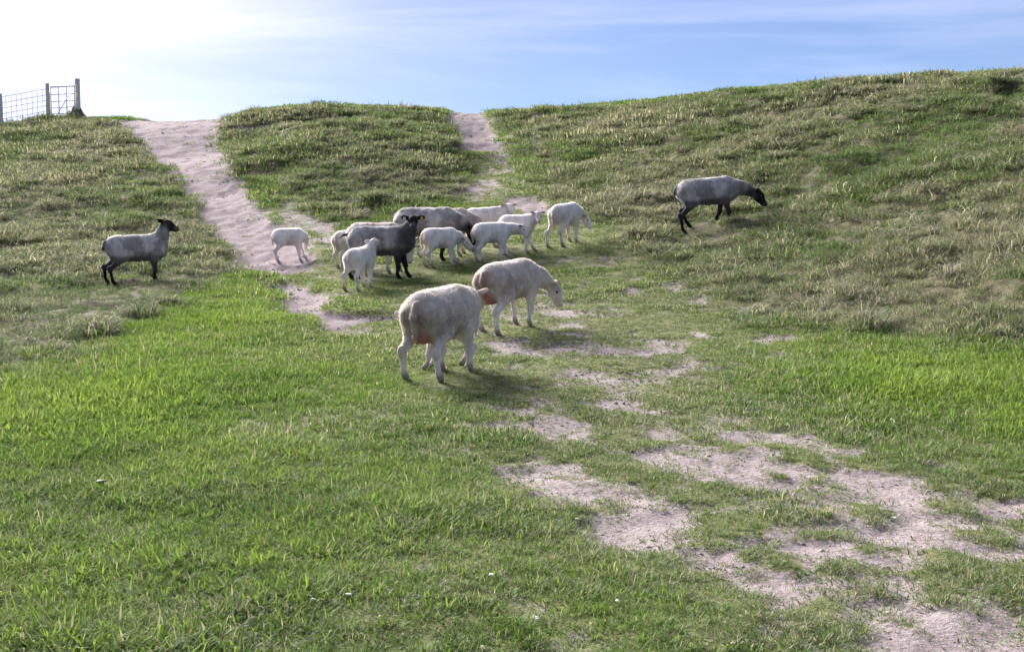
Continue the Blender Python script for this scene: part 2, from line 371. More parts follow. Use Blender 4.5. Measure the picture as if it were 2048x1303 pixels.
# ------------------------------------------------------------------ mesh helpers
def mesh_np(name, verts, faces, mat=None, smooth=False):
    """faces: (n,3) or (n,4) int array"""
    me = bpy.data.meshes.new(name)
    verts = np.asarray(verts, np.float32); faces = np.asarray(faces, np.int32)
    k = faces.shape[1]
    me.vertices.add(len(verts)); me.vertices.foreach_set('co', verts.ravel())
    me.loops.add(faces.size); me.loops.foreach_set('vertex_index', faces.ravel())
    me.polygons.add(len(faces)); me.polygons.foreach_set('loop_start', np.arange(0, faces.size, k, dtype=np.int32))
    try: me.polygons.foreach_set('loop_total', np.full(len(faces), k, np.int32))
    except Exception: pass
    if smooth: me.polygons.foreach_set('use_smooth', np.ones(len(faces), bool))
    me.update(calc_edges=True)
    if mat: me.materials.append(mat)
    return me
def hash_seed(s):
    return sum(ord(ch) * (i + 3) for i, ch in enumerate(s))
def fattr(me, name, vals, dom='POINT'):
    a = me.attributes.new(name, 'FLOAT', dom); a.data.foreach_set('value', np.asarray(vals, np.float32).ravel())
def cattr(me, name, vals):
    vals = np.asarray(vals, np.float32)
    v4 = np.ones((len(vals), 4), np.float32); v4[:, :3] = vals
    a = me.attributes.new(name, 'FLOAT_COLOR', 'POINT'); a.data.foreach_set('color', v4.ravel())
def link(name, me, parent=None, loc=(0, 0, 0)):
    o = bpy.data.objects.new(name, me); COL.objects.link(o); o.location = loc
    if parent: o.parent = parent
    return o
def tag(o, label=None, cat=None, group=None, kind=None):
    for k, v in (('label', label), ('category', cat), ('group', group), ('kind', kind)):
        if v: o[k] = v
    return o

# ------------------------------------------------------------------ ground sheet
def spaced(segs):
    out = [segs[0][0]]
    for a, b, st in segs:
        n = max(1, int(round((b - a) / st)))
        out += list(np.linspace(a, b, n + 1)[1:])
    return np.array(out)
gxs = spaced([(-3000, -300, 900), (-300, -36, 66), (-36, -15, 0.7), (-15, -6, 0.13), (-6, 6, 0.06), (6, 15, 0.13), (15, 36, 0.7), (36, 300, 66), (300, 3000, 900)])
gys = spaced([(-3000, -300, 900), (-300, 0, 75), (0, 4, 0.2), (4, 9, 0.06), (9, 16, 0.09), (16, 26, 0.13), (26, 46, 0.18), (46, 60, 0.7), (60, 90, 3), (90, 300, 70), (300, 3500, 800)])
X, Y = np.meshgrid(gxs, gys, indexing='ij')
Z = terr_z(X, Y)
nx, ny = X.shape
idx = np.arange(nx * ny).reshape(nx, ny)
quads = np.stack([idx[:-1, :-1], idx[1:, :-1], idx[1:, 1:], idx[:-1, 1:]], -1).reshape(-1, 4)
me = mesh_np('ground', np.stack([X, Y, Z], -1).reshape(-1, 3), quads, M_GROUND, True)
_p, _b, _l, _r = cover(X.ravel(), Y.ravel())
for nme, v in (('bare', _b), ('rough', _r), ('path', _p)):
    fattr(me, nme, v)
ground = tag(link('ground', me), 'grassy dike slope with trodden sandy paths and bare patches', 'ground', kind='structure')

# ------------------------------------------------------------------ grass
def clump(nb, rad, h0, h1, wid, droop, spread, seed, segs=2, stiff=0.0):
    r = np.random.default_rng(seed)
    ang = r.uniform(0, 2 * np.pi, nb); rr = rad * np.sqrt(r.uniform(0, 1, nb))
    bx, by = rr * np.cos(ang), rr * np.sin(ang)
    L = r.uniform(h0, h1, nb) * (1 - 0.35 * (rr / rad) ** 2)
    az = ang + r.normal(0, 1.1, nb); tilt = np.abs(r.normal(spread, 0.22, nb)); bend = np.abs(r.normal(droop, 0.35, nb))
    wd = wid * r.uniform(0.6, 1.3, nb)
    tw = r.uniform(0, np.pi, nb)
    V, T = [], []
    px_, py_, pz_ = bx.copy(), by.copy(), np.full(nb, -0.012)
    cols = []
    a = tilt.copy()
    for s in range(segs + 1):
        t = s / segs
        if s:
            st = L / segs
            px_ = px_ + np.sin(a) * np.cos(az) * st; py_ = py_ + np.sin(a) * np.sin(az) * st; pz_ = pz_ + np.cos(a) * st
            a = np.minimum(a + bend / segs * 1.5, 2.3)
        hw = wd * (1 - 0.35 * t) * 0.5
        sx, sy = -np.sin(az + 0.5 * (tw - 1.57)), np.cos(az + 0.5 * (tw - 1.57))
        if s < segs:
            cols.append((np.stack([px_ - sx * hw, py_ - sy * hw, pz_], -1), np.stack([px_ + sx * hw, py_ + sy * hw, pz_], -1)))
        else:
            cols.append((np.stack([px_, py_, pz_], -1),))
    rows = [c for pair in cols for c in pair]      # each nb x 3
    K = len(rows)
    V = np.stack(rows, 1).reshape(-1, 3)
    base = np.arange(nb) * K
    for s in range(segs - 1):
        q = 2 * s
        T += [np.stack([base + q, base + q + 1, base + q + 3], -1), np.stack([base + q, base + q + 3, base + q + 2], -1)]
    q = 2 * (segs - 1)
    T.append(np.stack([base + q, base + q + 1, base + q + 2], -1))
    T = np.concatenate(T)
    return V, T, np.repeat(r.uniform(0, 1, nb), K), np.repeat(r.uniform(0, 1, nb), K), np.repeat(r.uniform(0, 1, nb), K)
def clump_set(name, n, mat, **kw):
    c = bpy.data.collections.new(name)
    for i in range(n):
        V, T, bl, dead, tone = clump(seed=hash_seed(name) + i, **kw)
        m_ = mesh_np(name, V, T, mat)
        fattr(m_, 'blade', bl); fattr(m_, 'dead', dead); fattr(m_, 'tone', tone)
        c.objects.link(bpy.data.objects.new(name + '_clump', m_))
    return c
def scatter(name, coll, nvar, x, y, scl, dry, lush, mat, zscale=None):
    n = len(x)
    z = terr_z(x, y)
    m_ = bpy.data.meshes.new(name); m_.vertices.add(n); m_.vertices.foreach_set('co', np.stack([x, y, z], -1).astype(np.float32).ravel())
    rot = np.zeros((n, 3), np.float32); rot[:, 0] = RNG.normal(0, 0.10, n); rot[:, 1] = RNG.normal(0, 0.10, n); rot[:, 2] = RNG.uniform(0, 2 * np.pi, n)
    s3 = np.stack([scl * RNG.uniform(0.85, 1.2, n), scl * RNG.uniform(0.85, 1.2, n), scl * RNG.uniform(0.75, 1.25, n) * (1 if zscale is None else zscale)], -1).astype(np.float32)
    for nm, v in (('rotv', rot), ('sclv', s3)):
        a = m_.attributes.new(nm, 'FLOAT_VECTOR', 'POINT'); a.data.foreach_set('vector', v.ravel())
    a = m_.attributes.new('variant', 'INT', 'POINT'); a.data.foreach_set('value', RNG.integers(0, nvar, n).astype(np.int32))
    fattr(m_, 'dry', dry); fattr(m_, 'lush', lush)
    m_.materials.append(mat)
    ob = link(name, m_)
    ng = bpy.data.node_groups.new(name, 'GeometryNodeTree')
    ng.interface.new_socket('Geometry', in_out='INPUT', socket_type='NodeSocketGeometry')
    ng.interface.new_socket('Geometry', in_out='OUTPUT', socket_type='NodeSocketGeometry')
    gi, go = ng.nodes.new('NodeGroupInput'), ng.nodes.new('NodeGroupOutput')
    iop = ng.nodes.new('GeometryNodeInstanceOnPoints'); ci = ng.nodes.new('GeometryNodeCollectionInfo')
    ci.inputs['Collection'].default_value = coll; ci.inputs['Separate Children'].default_value = True; ci.inputs['Reset Children'].default_value = True
    def named(nm, typ):
        q = ng.nodes.new('GeometryNodeInputNamedAttribute'); q.data_type = typ; q.inputs['Name'].default_value = nm
        return q.outputs['Attribute']
    L_ = ng.links.new
    L_(gi.outputs[0], iop.inputs['Points']); L_(ci.outputs[0], iop.inputs['Instance'])
    iop.inputs['Pick Instance'].default_value = True
    L_(named('variant', 'INT'), iop.inputs['Instance Index'])
    e2r = ng.nodes.new('FunctionNodeEulerToRotation'); L_(named('rotv', 'FLOAT_VECTOR'), e2r.inputs[0]); L_(e2r.outputs[0], iop.inputs['Rotation'])
    L_(named('sclv', 'FLOAT_VECTOR'), iop.inputs['Scale']); L_(iop.outputs[0], go.inputs[0])
    md = ob.modifiers.new('scatter', 'NODES'); md.node_group = ng
    return ob
def fan_points(d0, d1, per_m2, margin=1.5):
    area_w = 0.366 * d1 + margin
    n = int(2 * area_w * (d1 - d0) * per_m2)
    y = RNG.uniform(d0, d1, n); x = RNG.uniform(-area_w, area_w, n)
    k = np.abs(x) < 0.366 * y * 1.06 + margin
    x, y = x[k], y[k]
    zz = base_z(x, y)
    k = ~((y > 30) & (base_z(x, y) < base_z(x, np.maximum(y - 3.5, 0)) - 0.15))   # not far down the other side of the crest
    return x[k], y[k]

LODS = [  # d0, d1, clumps per m2, clump size, set kwargs
    (3.2, 8.0, 360, 'lawn_fine', dict(nb=52, rad=0.085, h0=0.03, h1=0.085, wid=0.0045, droop=0.9, spread=0.5, segs=3)),
    (8.0, 15.0, 190, 'lawn_mid', dict(nb=52, rad=0.12, h0=0.03, h1=0.085, wid=0.0062, droop=0.9, spread=0.5, segs=2)),
    (15.0, 26.0, 75, 'lawn_far', dict(nb=60, rad=0.18, h0=0.035, h1=0.095, wid=0.0095, droop=0.8, spread=0.5, segs=2)),
    (26.0, 48.0, 22, 'lawn_distant', dict(nb=64, rad=0.28, h0=0.04, h1=0.11, wid=0.016, droop=0.8, spread=0.5, segs=2)),
]
for d0, d1, dens, nm, kw in LODS:
    cs = clump_set(nm, 8, M_LAWN, **kw)
    x, y = fan_points(d0, d1, dens)
    path, bare, lush, rough = cover(x, y)
    u = RNG.uniform(0, 1, len(x))
    keep = (u < (1 - 0.86 * bare)) & (rough < RNG.uniform(0.2, 0.9, len(x))) & ~((path > 0.35) & (u > 0.10))
    x, y, bare, lush, path = x[keep], y[keep], bare[keep], lush[keep], path[keep]
    tuft = fbm(x * 2.2, y * 1.8, 61, 3)
    bf = blob_field(BARE, x, y)
    scl = (0.64 + 0.72 * lush + 1.5 * np.clip(tuft - 0.42, 0, 1)) * (1 - 0.55 * bare) * (1 - 0.35 * np.clip(bf, 0, 1))
    trod = blob_field(TROD, x, y) * (1 - 0.8 * lush)
    scl *= (1 - 0.34 * trod) * (1 - 0.45 * blob_field(GRAZED, x, y))
    dry = 0.16 + 0.15 * trod + 0.35 * np.clip(bf, 0, 1) - 0.12 * lush + 0.30 * bare + 0.35 * (fbm(x * 0.8, y * 0.5, 67, 3) - 0.5)
    tag(scatter(nm + '_grass', cs, 8, x, y, scl, dry, lush, M_LAWN), 'short grazed green turf on the level ground', 'grass', 'grazed turf', 'stuff')
# the low mat of old leaf that closes the turf between the blades
for d0, d1, dens, nm, kw in ((3.2, 9.0, 210, 'mat_fine', dict(nb=64, rad=0.10, h0=0.012, h1=0.034, wid=0.0048, droop=1.0, spread=1.05, segs=2)),
                             (9.0, 18.0, 110, 'mat_mid', dict(nb=64, rad=0.14, h0=0.016, h1=0.045, wid=0.0075, droop=1.0, spread=1.05, segs=2))):
    cs = clump_set(nm, 6, M_LAWN, **kw)
    x, y = fan_points(d0, d1, dens)
    path, bare, lush, rough = cover(x, y)
    keep = (RNG.uniform(0, 1, len(x)) < 1 - 0.97 * sstep(0.1, 0.6, bare)) & (rough < 0.5) & (path < 0.3)
    x, y, lush = x[keep], y[keep], lush[keep]
    tag(scatter(nm + '_grass', cs, 6, x, y, 0.8 + 0.4 * RNG.uniform(0, 1, len(x)), 0.34 + 0.5 * (fbm(x * 1.1, y * 0.8, 97, 3) - 0.5) - 0.15 * lush, 0.35 + 0.5 * lush, M_LAWN), 'low matted leaf closing the grazed turf', 'grass', 'grazed turf', 'stuff')
# starved seedlings and dead stalks on the trodden soil
for d0, d1, dens, nm, kw in ((3.2, 9.0, 300, 'sparse_fine', dict(nb=18, rad=0.05, h0=0.012, h1=0.045, wid=0.0042, droop=1.2, spread=0.9, segs=2)),
                             (9.0, 20.0, 150, 'sparse_mid', dict(nb=18, rad=0.075, h0=0.015, h1=0.05, wid=0.0075, droop=1.2, spread=0.9, segs=2)),
                             (20.0, 44.0, 22, 'sparse_far', dict(nb=12, rad=0.11, h0=0.02, h1=0.06, wid=0.014, droop=1.2, spread=0.9, segs=2))):
    cs = clump_set(nm, 6, M_LAWN, **kw)
    x, y = fan_points(d0, d1, dens)
    path, bare, lush, rough = cover(x, y)
    u = RNG.uniform(0, 1, len(x)); n3 = fbm(x * 3.2, y * 2.4, 83, 3)
    keep = (bare > 0.06) & (u < sstep(0.26, 0.54, n3) * (1 - 0.93 * sstep(0.4, 0.9, path)))
    x, y, bare = x[keep], y[keep], bare[keep]
    tag(scatter(nm + '_grass', cs, 6, x, y, 0.9 + 0.8 * RNG.uniform(0, 1, len(x)), 0.45 + 0.5 * (fbm(x * 1.3, y, 89, 2) - 0.5), 0.45 + 0 * x, M_LAWN), 'sparse seedling grass and stalks on bare trodden soil', 'grass', 'grazed turf', 'stuff')
RLODS = [
    (8.0, 17.0, 60, 'rough_near', dict(nb=64, rad=0.16, h0=0.055, h1=0.175, wid=0.0062, droop=1.3, spread=0.55, segs=3)),
    (17.0, 28.0, 38, 'rough_mid', dict(nb=72, rad=0.22, h0=0.065, h1=0.19, wid=0.0095, droop=1.3, spread=0.55, segs=3)),
    (28.0, 48.0, 17, 'rough_far', dict(nb=80, rad=0.32, h0=0.07, h1=0.21, wid=0.015, droop=1.2, spread=0.55, segs=2)),
]
for d0, d1, dens, nm, kw in RLODS:
    cs = clump_set(nm, 8, M_ROUGH, **kw)
    x, y = fan_points(d0, d1, dens)
    path, bare, lush, rough = cover(x, y)
    u = RNG.uniform(0, 1, len(x))
    keep = (rough > RNG.uniform(0.15, 0.85, len(x))) & (u > bare * 0.95) & (path < 0.4)
    x, y, lush, rough = x[keep], y[keep], lush[keep], rough[keep]
    hum = fbm(x * 1.15, y * 0.9, 41, 3)
    scl = 0.55 + 1.0 * np.clip(hum - 0.25, 0, 1) + 0.25 * RNG.uniform(0, 1, len(x))
    scl *= 1 - 0.55 * blob_field(GRAZED, x, y)
    patch = fbm(x * 0.55, y * 0.4, 71, 4, 0.6)
    dry = 0.27 + 1.9 * (patch - 0.47) - 0.35 * lush + 0.4 * (hum - 0.5)
    tag(scatter(nm + '_grass', cs, 8, x, y, scl, np.clip(dry, 0.03, 0.85), lush, M_ROUGH), 'long rough grass and dry tussocks on the dike slopes', 'grass', 'rough slope grass', 'stuff')

# big bleached tussocks, thickest towards the crest
cs = clump_set('tussock', 8, M_ROUGH, nb=130, rad=0.15, h0=0.16, h1=0.36, wid=0.010, droop=1.7, spread=0.45, segs=3)
x, y = fan_points(10.0, 46.0, 5.0)
path, bare, lush, rough = cover(x, y)
px_, py_ = project(x, y, base_z(x, y))
cl = fbm(x * 0.6, y * 0.5, 101, 3)
crest_near = sstep(1.6, 2.8, base_z(x, y))
keep = (rough > 0.5) & (path < 0.2) & (RNG.uniform(0, 1, len(x)) < sstep(0.42, 0.62, cl + 0.24 * crest_near) * (1 - 0.6 * lush))
x, y = x[keep], y[keep]
tag(scatter('tussock_grass', cs, 8, x, y, 0.55 + 0.6 * RNG.uniform(0, 1, len(x)), 0.45 + 0.5 * RNG.uniform(0, 1, len(x)), 0 * x + 0.1, M_ROUGH), 'bleached tussocks dotting the rough dike slopes', 'grass', 'rough slope grass', 'stuff')
# tall thin stems against the sky
cs = clump_set('tall_stem', 6, M_ROUGH, nb=16, rad=0.16, h0=0.25, h1=0.55, wid=0.010, droop=0.5, spread=0.16, segs=3)
x, y = fan_points(24.0, 44.0, 5.0)
path, bare, lush, rough = cover(x, y)
zz = base_z(x, y); sky_edge = zz > base_z(x, y + 1.5) - 0.10
mound = (x > -7.6) & (x < -2.2) & (y > 37)
keep = (rough > 0.6) & (path < 0.1) & sky_edge & (RNG.uniform(0, 1, len(x)) < np.where(mound, 0.9, 0.22)) & (x > -7.6)
x, y = x[keep], y[keep]
tag(scatter('tall_stem_grass', cs, 6, x, y, 0.6 + 0.5 * RNG.uniform(0, 1, len(x)), 0.5 + 0 * x, 0.3 + 0 * x, M_ROUGH), 'tall thin grass stems standing along the crest', 'grass', 'rough slope grass', 'stuff')

# crumbs and clods of soil
M_CLOD = simple_mat('soil_clod', (0.20, 0.16, 0.145), (0.44, 0.375, 0.35), 18, 1.0, 0.05, 0.6, 0.01)
def clod_set(name, n, size):
    c = bpy.data.collections.new(name); r = np.random.default_rng(hash_seed(name))
    cube = np.array([[a, b, d] for a in (-1, 1) for b in (-1, 1) for d in (-1, 1)], float)
    octa = np.array([[1, 0, 0], [-1, 0, 0], [0, 1, 0], [0, -1, 0], [0, 0, 1], [0, 0, -1]], float) * 1.45
    import bmesh
    for i in range(n):
        bm = bmesh.new()
        for v in np.concatenate([cube, octa]) * r.uniform(0.55, 1.15, (14, 1)) * np.array([1, 0.8, 0.55]) * size:
            bm.verts.new(v)
        bmesh.ops.convex_hull(bm, input=bm.verts)
        m_ = bpy.data.meshes.new(name); bm.to_mesh(m_); bm.free(); m_.materials.append(M_CLOD)
        for p in m_.polygons: p.use_smooth = True
        c.objects.link(bpy.data.objects.new(name, m_))
    return c
for d0, d1, dens, nm, size in ((3.2, 9.0, 240, 'crumb', 0.0042), (9.0, 20.0, 90, 'clod', 0.0075), (20.0, 46.0, 14, 'lump', 0.010)):
    cs = clod_set(nm, 6, size)
    x, y = fan_points(d0, d1, dens)
    path, bare, lush, rough = cover(x, y)
    keep = (bare > 0.35) & (RNG.uniform(0, 1, len(x)) < sstep(0.3, 0.7, fbm(x * 2.5, y * 2.5, 107, 3)))
    x, y = x[keep], y[keep]
    tag(scatter(nm + '_soil', cs, 6, x, y, np.clip(RNG.gamma(2.2, 0.42, len(x)), 0.25, 2.2), 0 * x, 0 * x, M_CLOD), 'loose crumbs and clods on the bare sandy soil', 'soil', 'loose soil', 'stuff')

# ------------------------------------------------------------------ sheep: one continuous skin over a posed skeleton
def surface_nets(Fd, org, h):
    s = Fd < 0
    nx, ny, nz = Fd.shape
    c = [s[i:nx - 1 + i, j:ny - 1 + j, k:nz - 1 + k] for i in (0, 1) for j in (0, 1) for k in (0, 1)]
    cnt = sum(a.astype(np.int8) for a in c)
    act = (cnt > 0) & (cnt < 8)
    ii = np.argwhere(act)
    vid = np.full(act.shape, -1, np.int64); vid[act] = np.arange(len(ii))
    acc = np.zeros((len(ii), 3)); num = np.zeros(len(ii))
    cor = [(i, j, k) for i in (0, 1) for j in (0, 1) for k in (0, 1)]
    for a in range(8):
        for ax in range(3):
            if cor[a][ax] == 0:
                b = list(cor[a]); b[ax] = 1
                fa = Fd[ii[:, 0] + cor[a][0], ii[:, 1] + cor[a][1], ii[:, 2] + cor[a][2]]
                fb = Fd[ii[:, 0] + b[0], ii[:, 1] + b[1], ii[:, 2] + b[2]]
                m = (fa < 0) != (fb < 0)
                t = np.where(m, fa / np.where(m, fa - fb, 1), 0)
                p = np.tile(np.array(cor[a], float), (len(ii), 1)); p[:, ax] = t
                acc += p * m[:, None]; num += m
    V = (ii + acc / num[:, None]) * h + org
    Q = []
    for ax in range(3):
        u, v = (ax + 1) % 3, (ax + 2) % 3
        sl0 = [slice(None)] * 3; sl1 = [slice(None)] * 3
        sl0[ax] = slice(0, -1); sl1[ax] = slice(1, None)
        e0, e1 = s[tuple(sl0)], s[tuple(sl1)]
        for flip, msk in ((False, e0 & ~e1), (True, ~e0 & e1)):
            e = np.argwhere(msk)
            e = e[(e[:, u] > 0) & (e[:, v] > 0) & (e[:, u] < Fd.shape[u] - 1) & (e[:, v] < Fd.shape[v] - 1)]
            if not len(e): continue
            def cell(du, dv):
                q = e.copy(); q[:, u] -= du; q[:, v] -= dv
                return vid[q[:, 0], q[:, 1], q[:, 2]]
            qd = np.stack([cell(1, 1), cell(0, 1), cell(0, 0), cell(1, 0)], -1)
            Q.append(qd[:, ::-1] if flip else qd)
    return V, np.concatenate(Q)

def unit(v):
    v = np.asarray(v, float); return v / np.linalg.norm(v)
def direc(pitch, yaw):
    p, y = math.radians(pitch), math.radians(yaw)
    return np.array([math.cos(p) * math.cos(y), math.cos(p) * math.sin(y), math.sin(p)])

class Skin:
    def __init__(s): s.pr = []
    def cone(s, a, b, ra, rb, k, tag_, sq=None):
        s.pr.append(('c', np.asarray(a, float), np.asarray(b, float), ra, rb, k, tag_, sq))
    def ell(s, c, r, k, tag_, R=None):
        s.pr.append(('e', np.asarray(c, float), np.asarray(r, float), R, None, k, tag_, None))
    def dist(s, p, q):
        if p[0] == 'c':
            _, a, b, ra, rb = p[:5]
            ab = b - a
            t = np.clip(((q - a) @ ab) / (ab @ ab), 0, 1)
            return np.linalg.norm(q - a - t[..., None] * ab, axis=-1) - (ra + (rb - ra) * t)
        _, c, r, R = p[:4]
        d = q - c
        if R is not None: d = d @ R           # columns of R are the ellipsoid's axes
        k0 = np.linalg.norm(d / r, axis=-1); k1 = np.linalg.norm(d / (r * r), axis=-1)
        return k0 * (k0 - 1.0) / np.maximum(k1, 1e-6)
    def bounds(s, p):
        if p[0] == 'c':
            r = max(p[3], p[4]); return np.minimum(p[1], p[2]) - r, np.maximum(p[1], p[2]) + r
        r = p[2].max() if p[3] is not None else p[2]
        return p[1] - r, p[1] + r
    def mesh(s, h, lump=0.004, seed=0):
        lo = np.min([s.bounds(p)[0] for p in s.pr], 0) - 4 * h; hi = np.max([s.bounds(p)[1] for p in s.pr], 0) + 4 * h
        n = np.ceil((hi - lo) / h).astype(int) + 1
        Fd = np.full(n, 1.0, np.float64)
        for p in s.pr:
            a, b = s.bounds(p); pad = p[5] + 4 * h
            i0 = np.maximum(((a - pad - lo) / h).astype(int), 0); i1 = np.minimum(((b + pad - lo) / h).astype(int) + 2, n)
            ax = [lo[t] + h * np.arange(i0[t], i1[t]) for t in range(3)]
            q = np.stack(np.meshgrid(*ax, indexing='ij'), -1)
            d = s.dist(p, q)
            sl = tuple(slice(i0[t], i1[t]) for t in range(3))
            f = Fd[sl]; k = p[5]
            hh = np.maximum(k - np.abs(f - d), 0) / k
            Fd[sl] = np.minimum(f, d) - hh * hh * k * 0.25
        V, Q = surface_nets(Fd, lo, h)
        for _ in range(2):                     # relax the stair-steps
            e = np.concatenate([Q[:, [0, 1]], Q[:, [1, 2]], Q[:, [2, 3]], Q[:, [3, 0]]])
            acc = np.zeros_like(V); cn = np.zeros(len(V))
            np.add.at(acc, e[:, 0], V[e[:, 1]]); np.add.at(cn, e[:, 0], 1)
            np.add.at(acc, e[:, 1], V[e[:, 0]]); np.add.at(cn, e[:, 1], 1)
            V = V * 0.5 + 0.5 * acc / cn[:, None]
        return V, Q
    def weights(s, V, tau=0.011):
        tags = sorted({p[6] for p in s.pr})
        D = np.stack([np.min([s.dist(p, V) for p in s.pr if p[6] == t], 0) for t in tags], -1)
        W = np.exp(-np.clip(D - D.min(1, keepdims=True), 0, 0.5) / tau)
        return tags, W / W.sum(1, keepdims=True)

ADULT = dict(L=0.50, W=0.190, D=0.192, zc=0.555, leg=1.04, head=1.04, neck=0.30, nr=0.105)
LAMB = dict(L=0.250, W=0.106, D=0.122, zc=0.388, leg=0.80, head=0.70, neck=0.145, nr=0.066)
COATS = {   # linear colours for fleece, head, muzzle, leg, shank, hoof, ear, tail, udder
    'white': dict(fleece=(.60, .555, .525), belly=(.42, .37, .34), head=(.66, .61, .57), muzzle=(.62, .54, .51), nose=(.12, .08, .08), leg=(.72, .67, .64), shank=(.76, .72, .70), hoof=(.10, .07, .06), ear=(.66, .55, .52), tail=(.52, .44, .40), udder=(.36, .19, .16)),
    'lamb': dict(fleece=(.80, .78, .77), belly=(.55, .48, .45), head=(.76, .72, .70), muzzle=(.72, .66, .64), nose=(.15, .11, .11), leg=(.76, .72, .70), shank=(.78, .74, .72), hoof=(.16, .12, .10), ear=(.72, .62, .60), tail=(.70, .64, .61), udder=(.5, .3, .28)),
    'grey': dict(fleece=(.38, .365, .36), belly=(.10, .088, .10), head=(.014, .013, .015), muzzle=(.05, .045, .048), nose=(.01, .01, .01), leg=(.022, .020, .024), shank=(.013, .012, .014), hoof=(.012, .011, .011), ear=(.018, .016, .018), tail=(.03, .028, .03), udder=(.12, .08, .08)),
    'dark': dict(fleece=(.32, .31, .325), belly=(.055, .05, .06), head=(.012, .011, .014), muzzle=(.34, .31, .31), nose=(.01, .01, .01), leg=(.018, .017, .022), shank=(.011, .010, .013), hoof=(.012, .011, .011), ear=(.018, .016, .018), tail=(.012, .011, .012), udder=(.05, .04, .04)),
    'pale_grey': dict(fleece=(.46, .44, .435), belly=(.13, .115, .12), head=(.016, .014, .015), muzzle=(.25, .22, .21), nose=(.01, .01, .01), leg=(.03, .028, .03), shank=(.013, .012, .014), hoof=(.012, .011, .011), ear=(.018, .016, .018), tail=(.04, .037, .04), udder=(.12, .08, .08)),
}
def fleece_material():
    m, n, l = new_mat('fleece')
    c = attr(n, 'coat').outputs['Color']; wool = attr(n, 'wool').outputs['Fac']
    tco = N(n, 'ShaderNodeTexCoord').outputs['Object']
    mpn = N(n, 'ShaderNodeMapping'); mpn.inputs['Scale'].default_value = (1.5, 1.2, 0.7); l.new(tco, mpn.inputs['Vector'])
    f1 = noise_n(n, l, 7.0, 6, 0.7, mpn.outputs[0]); f3 = noise_n(n, l, 26.0, 4, 0.6, tco); f2 = noise_n(n, l, 90.0, 3, 0.7, tco)
    dirt = ramp(n, l, f1, [(0.28, (0.58, 0.52, 0.50)), (0.50, (0.93, 0.90, 0.89)), (0.72, (1.18, 1.17, 1.17))])
    col = rgbmix(n, l, 1.0, c, dirt, 'MULTIPLY')
    col = rgbmix(n, l, 0.6, col, rgbmix(n, l, 1.0, col, ramp(n, l, f2, [(0.3, (0.7, 0.68, 0.68)), (0.7, (1.15, 1.15, 1.15))]), 'MULTIPLY'))
    hgt = math_n(n, l, 'ADD', math_n(n, l, 'MULTIPLY', f2, 0.3), math_n(n, l, 'ADD', f1, math_n(n, l, 'MULTIPLY', f3, 0.7)))
    b = principled(n, l, col, 0.95, 0.08, bump(n, l, hgt, 0.6, 0.02))
    l.new(math_n(n, l, 'MULTIPLY', wool, 0.3), b.inputs['Sheen Weight']); b.inputs['Sheen Roughness'].default_value = 0.5
    return m
def wool_material():
    m, n, l = new_mat('wool_fibre')
    c = attr(n, 'coat').outputs['Color']
    di = N(n, 'ShaderNodeBsdfDiffuse'); tr = N(n, 'ShaderNodeBsdfTranslucent'); mx = N(n, 'ShaderNodeMixShader'); mx.inputs[0].default_value = 0.55
    l.new(c, di.inputs[0]); l.new(c, tr.inputs[0]); l.new(di.outputs[0], mx.inputs[1]); l.new(tr.outputs[0], mx.inputs[2])
    o = N(n, 'ShaderNodeOutputMaterial'); l.new(mx.outputs[0], o.inputs[0])
    return m
M_FLEECE, M_WOOL = fleece_material(), wool_material()
M_EYE = simple_mat('eye', (0.008, 0.006, 0.005), (0.02, 0.014, 0.008), 30, 0.15, 0.6, 0)
M_TAG = simple_mat('ear_tag', (0.75, 0.50, 0.02), (0.85, 0.60, 0.03), 20, 0.5, 0.4, 0)
M_TAGW = simple_mat('ear_tag_pale', (0.75, 0.75, 0.70), (0.85, 0.85, 0.8), 20, 0.5, 0.4, 0)

def ball(name, c, r, mat, parent, seg=10):
    th = np.linspace(0, np.pi, seg + 1)[1:-1]; ph = np.linspace(0, 2 * np.pi, seg * 2, endpoint=False)
    V = [np.array([0, 0, 1.0])] + [np.array([math.sin(t) * math.cos(p), math.sin(t) * math.sin(p), math.cos(t)]) for t in th for p in ph] + [np.array([0, 0, -1.0])]
    nph = len(ph); T = []
    for j in range(nph):
        T.append((0, 1 + j, 1 + (j + 1) % nph))
        for i in range(len(th) - 1):
            a, b = 1 + i * nph + j, 1 + i * nph + (j + 1) % nph
            T += [(a, a + nph, b + nph), (a, b + nph, b)]
        T.append((len(V) - 1, 1 + (len(th) - 1) * nph + (j + 1) % nph, 1 + (len(th) - 1) * nph + j))
    me_ = mesh_np(name, np.array(V) * np.asarray(r) + np.asarray(c), T, mat, True)
    return link(name, me_, parent)

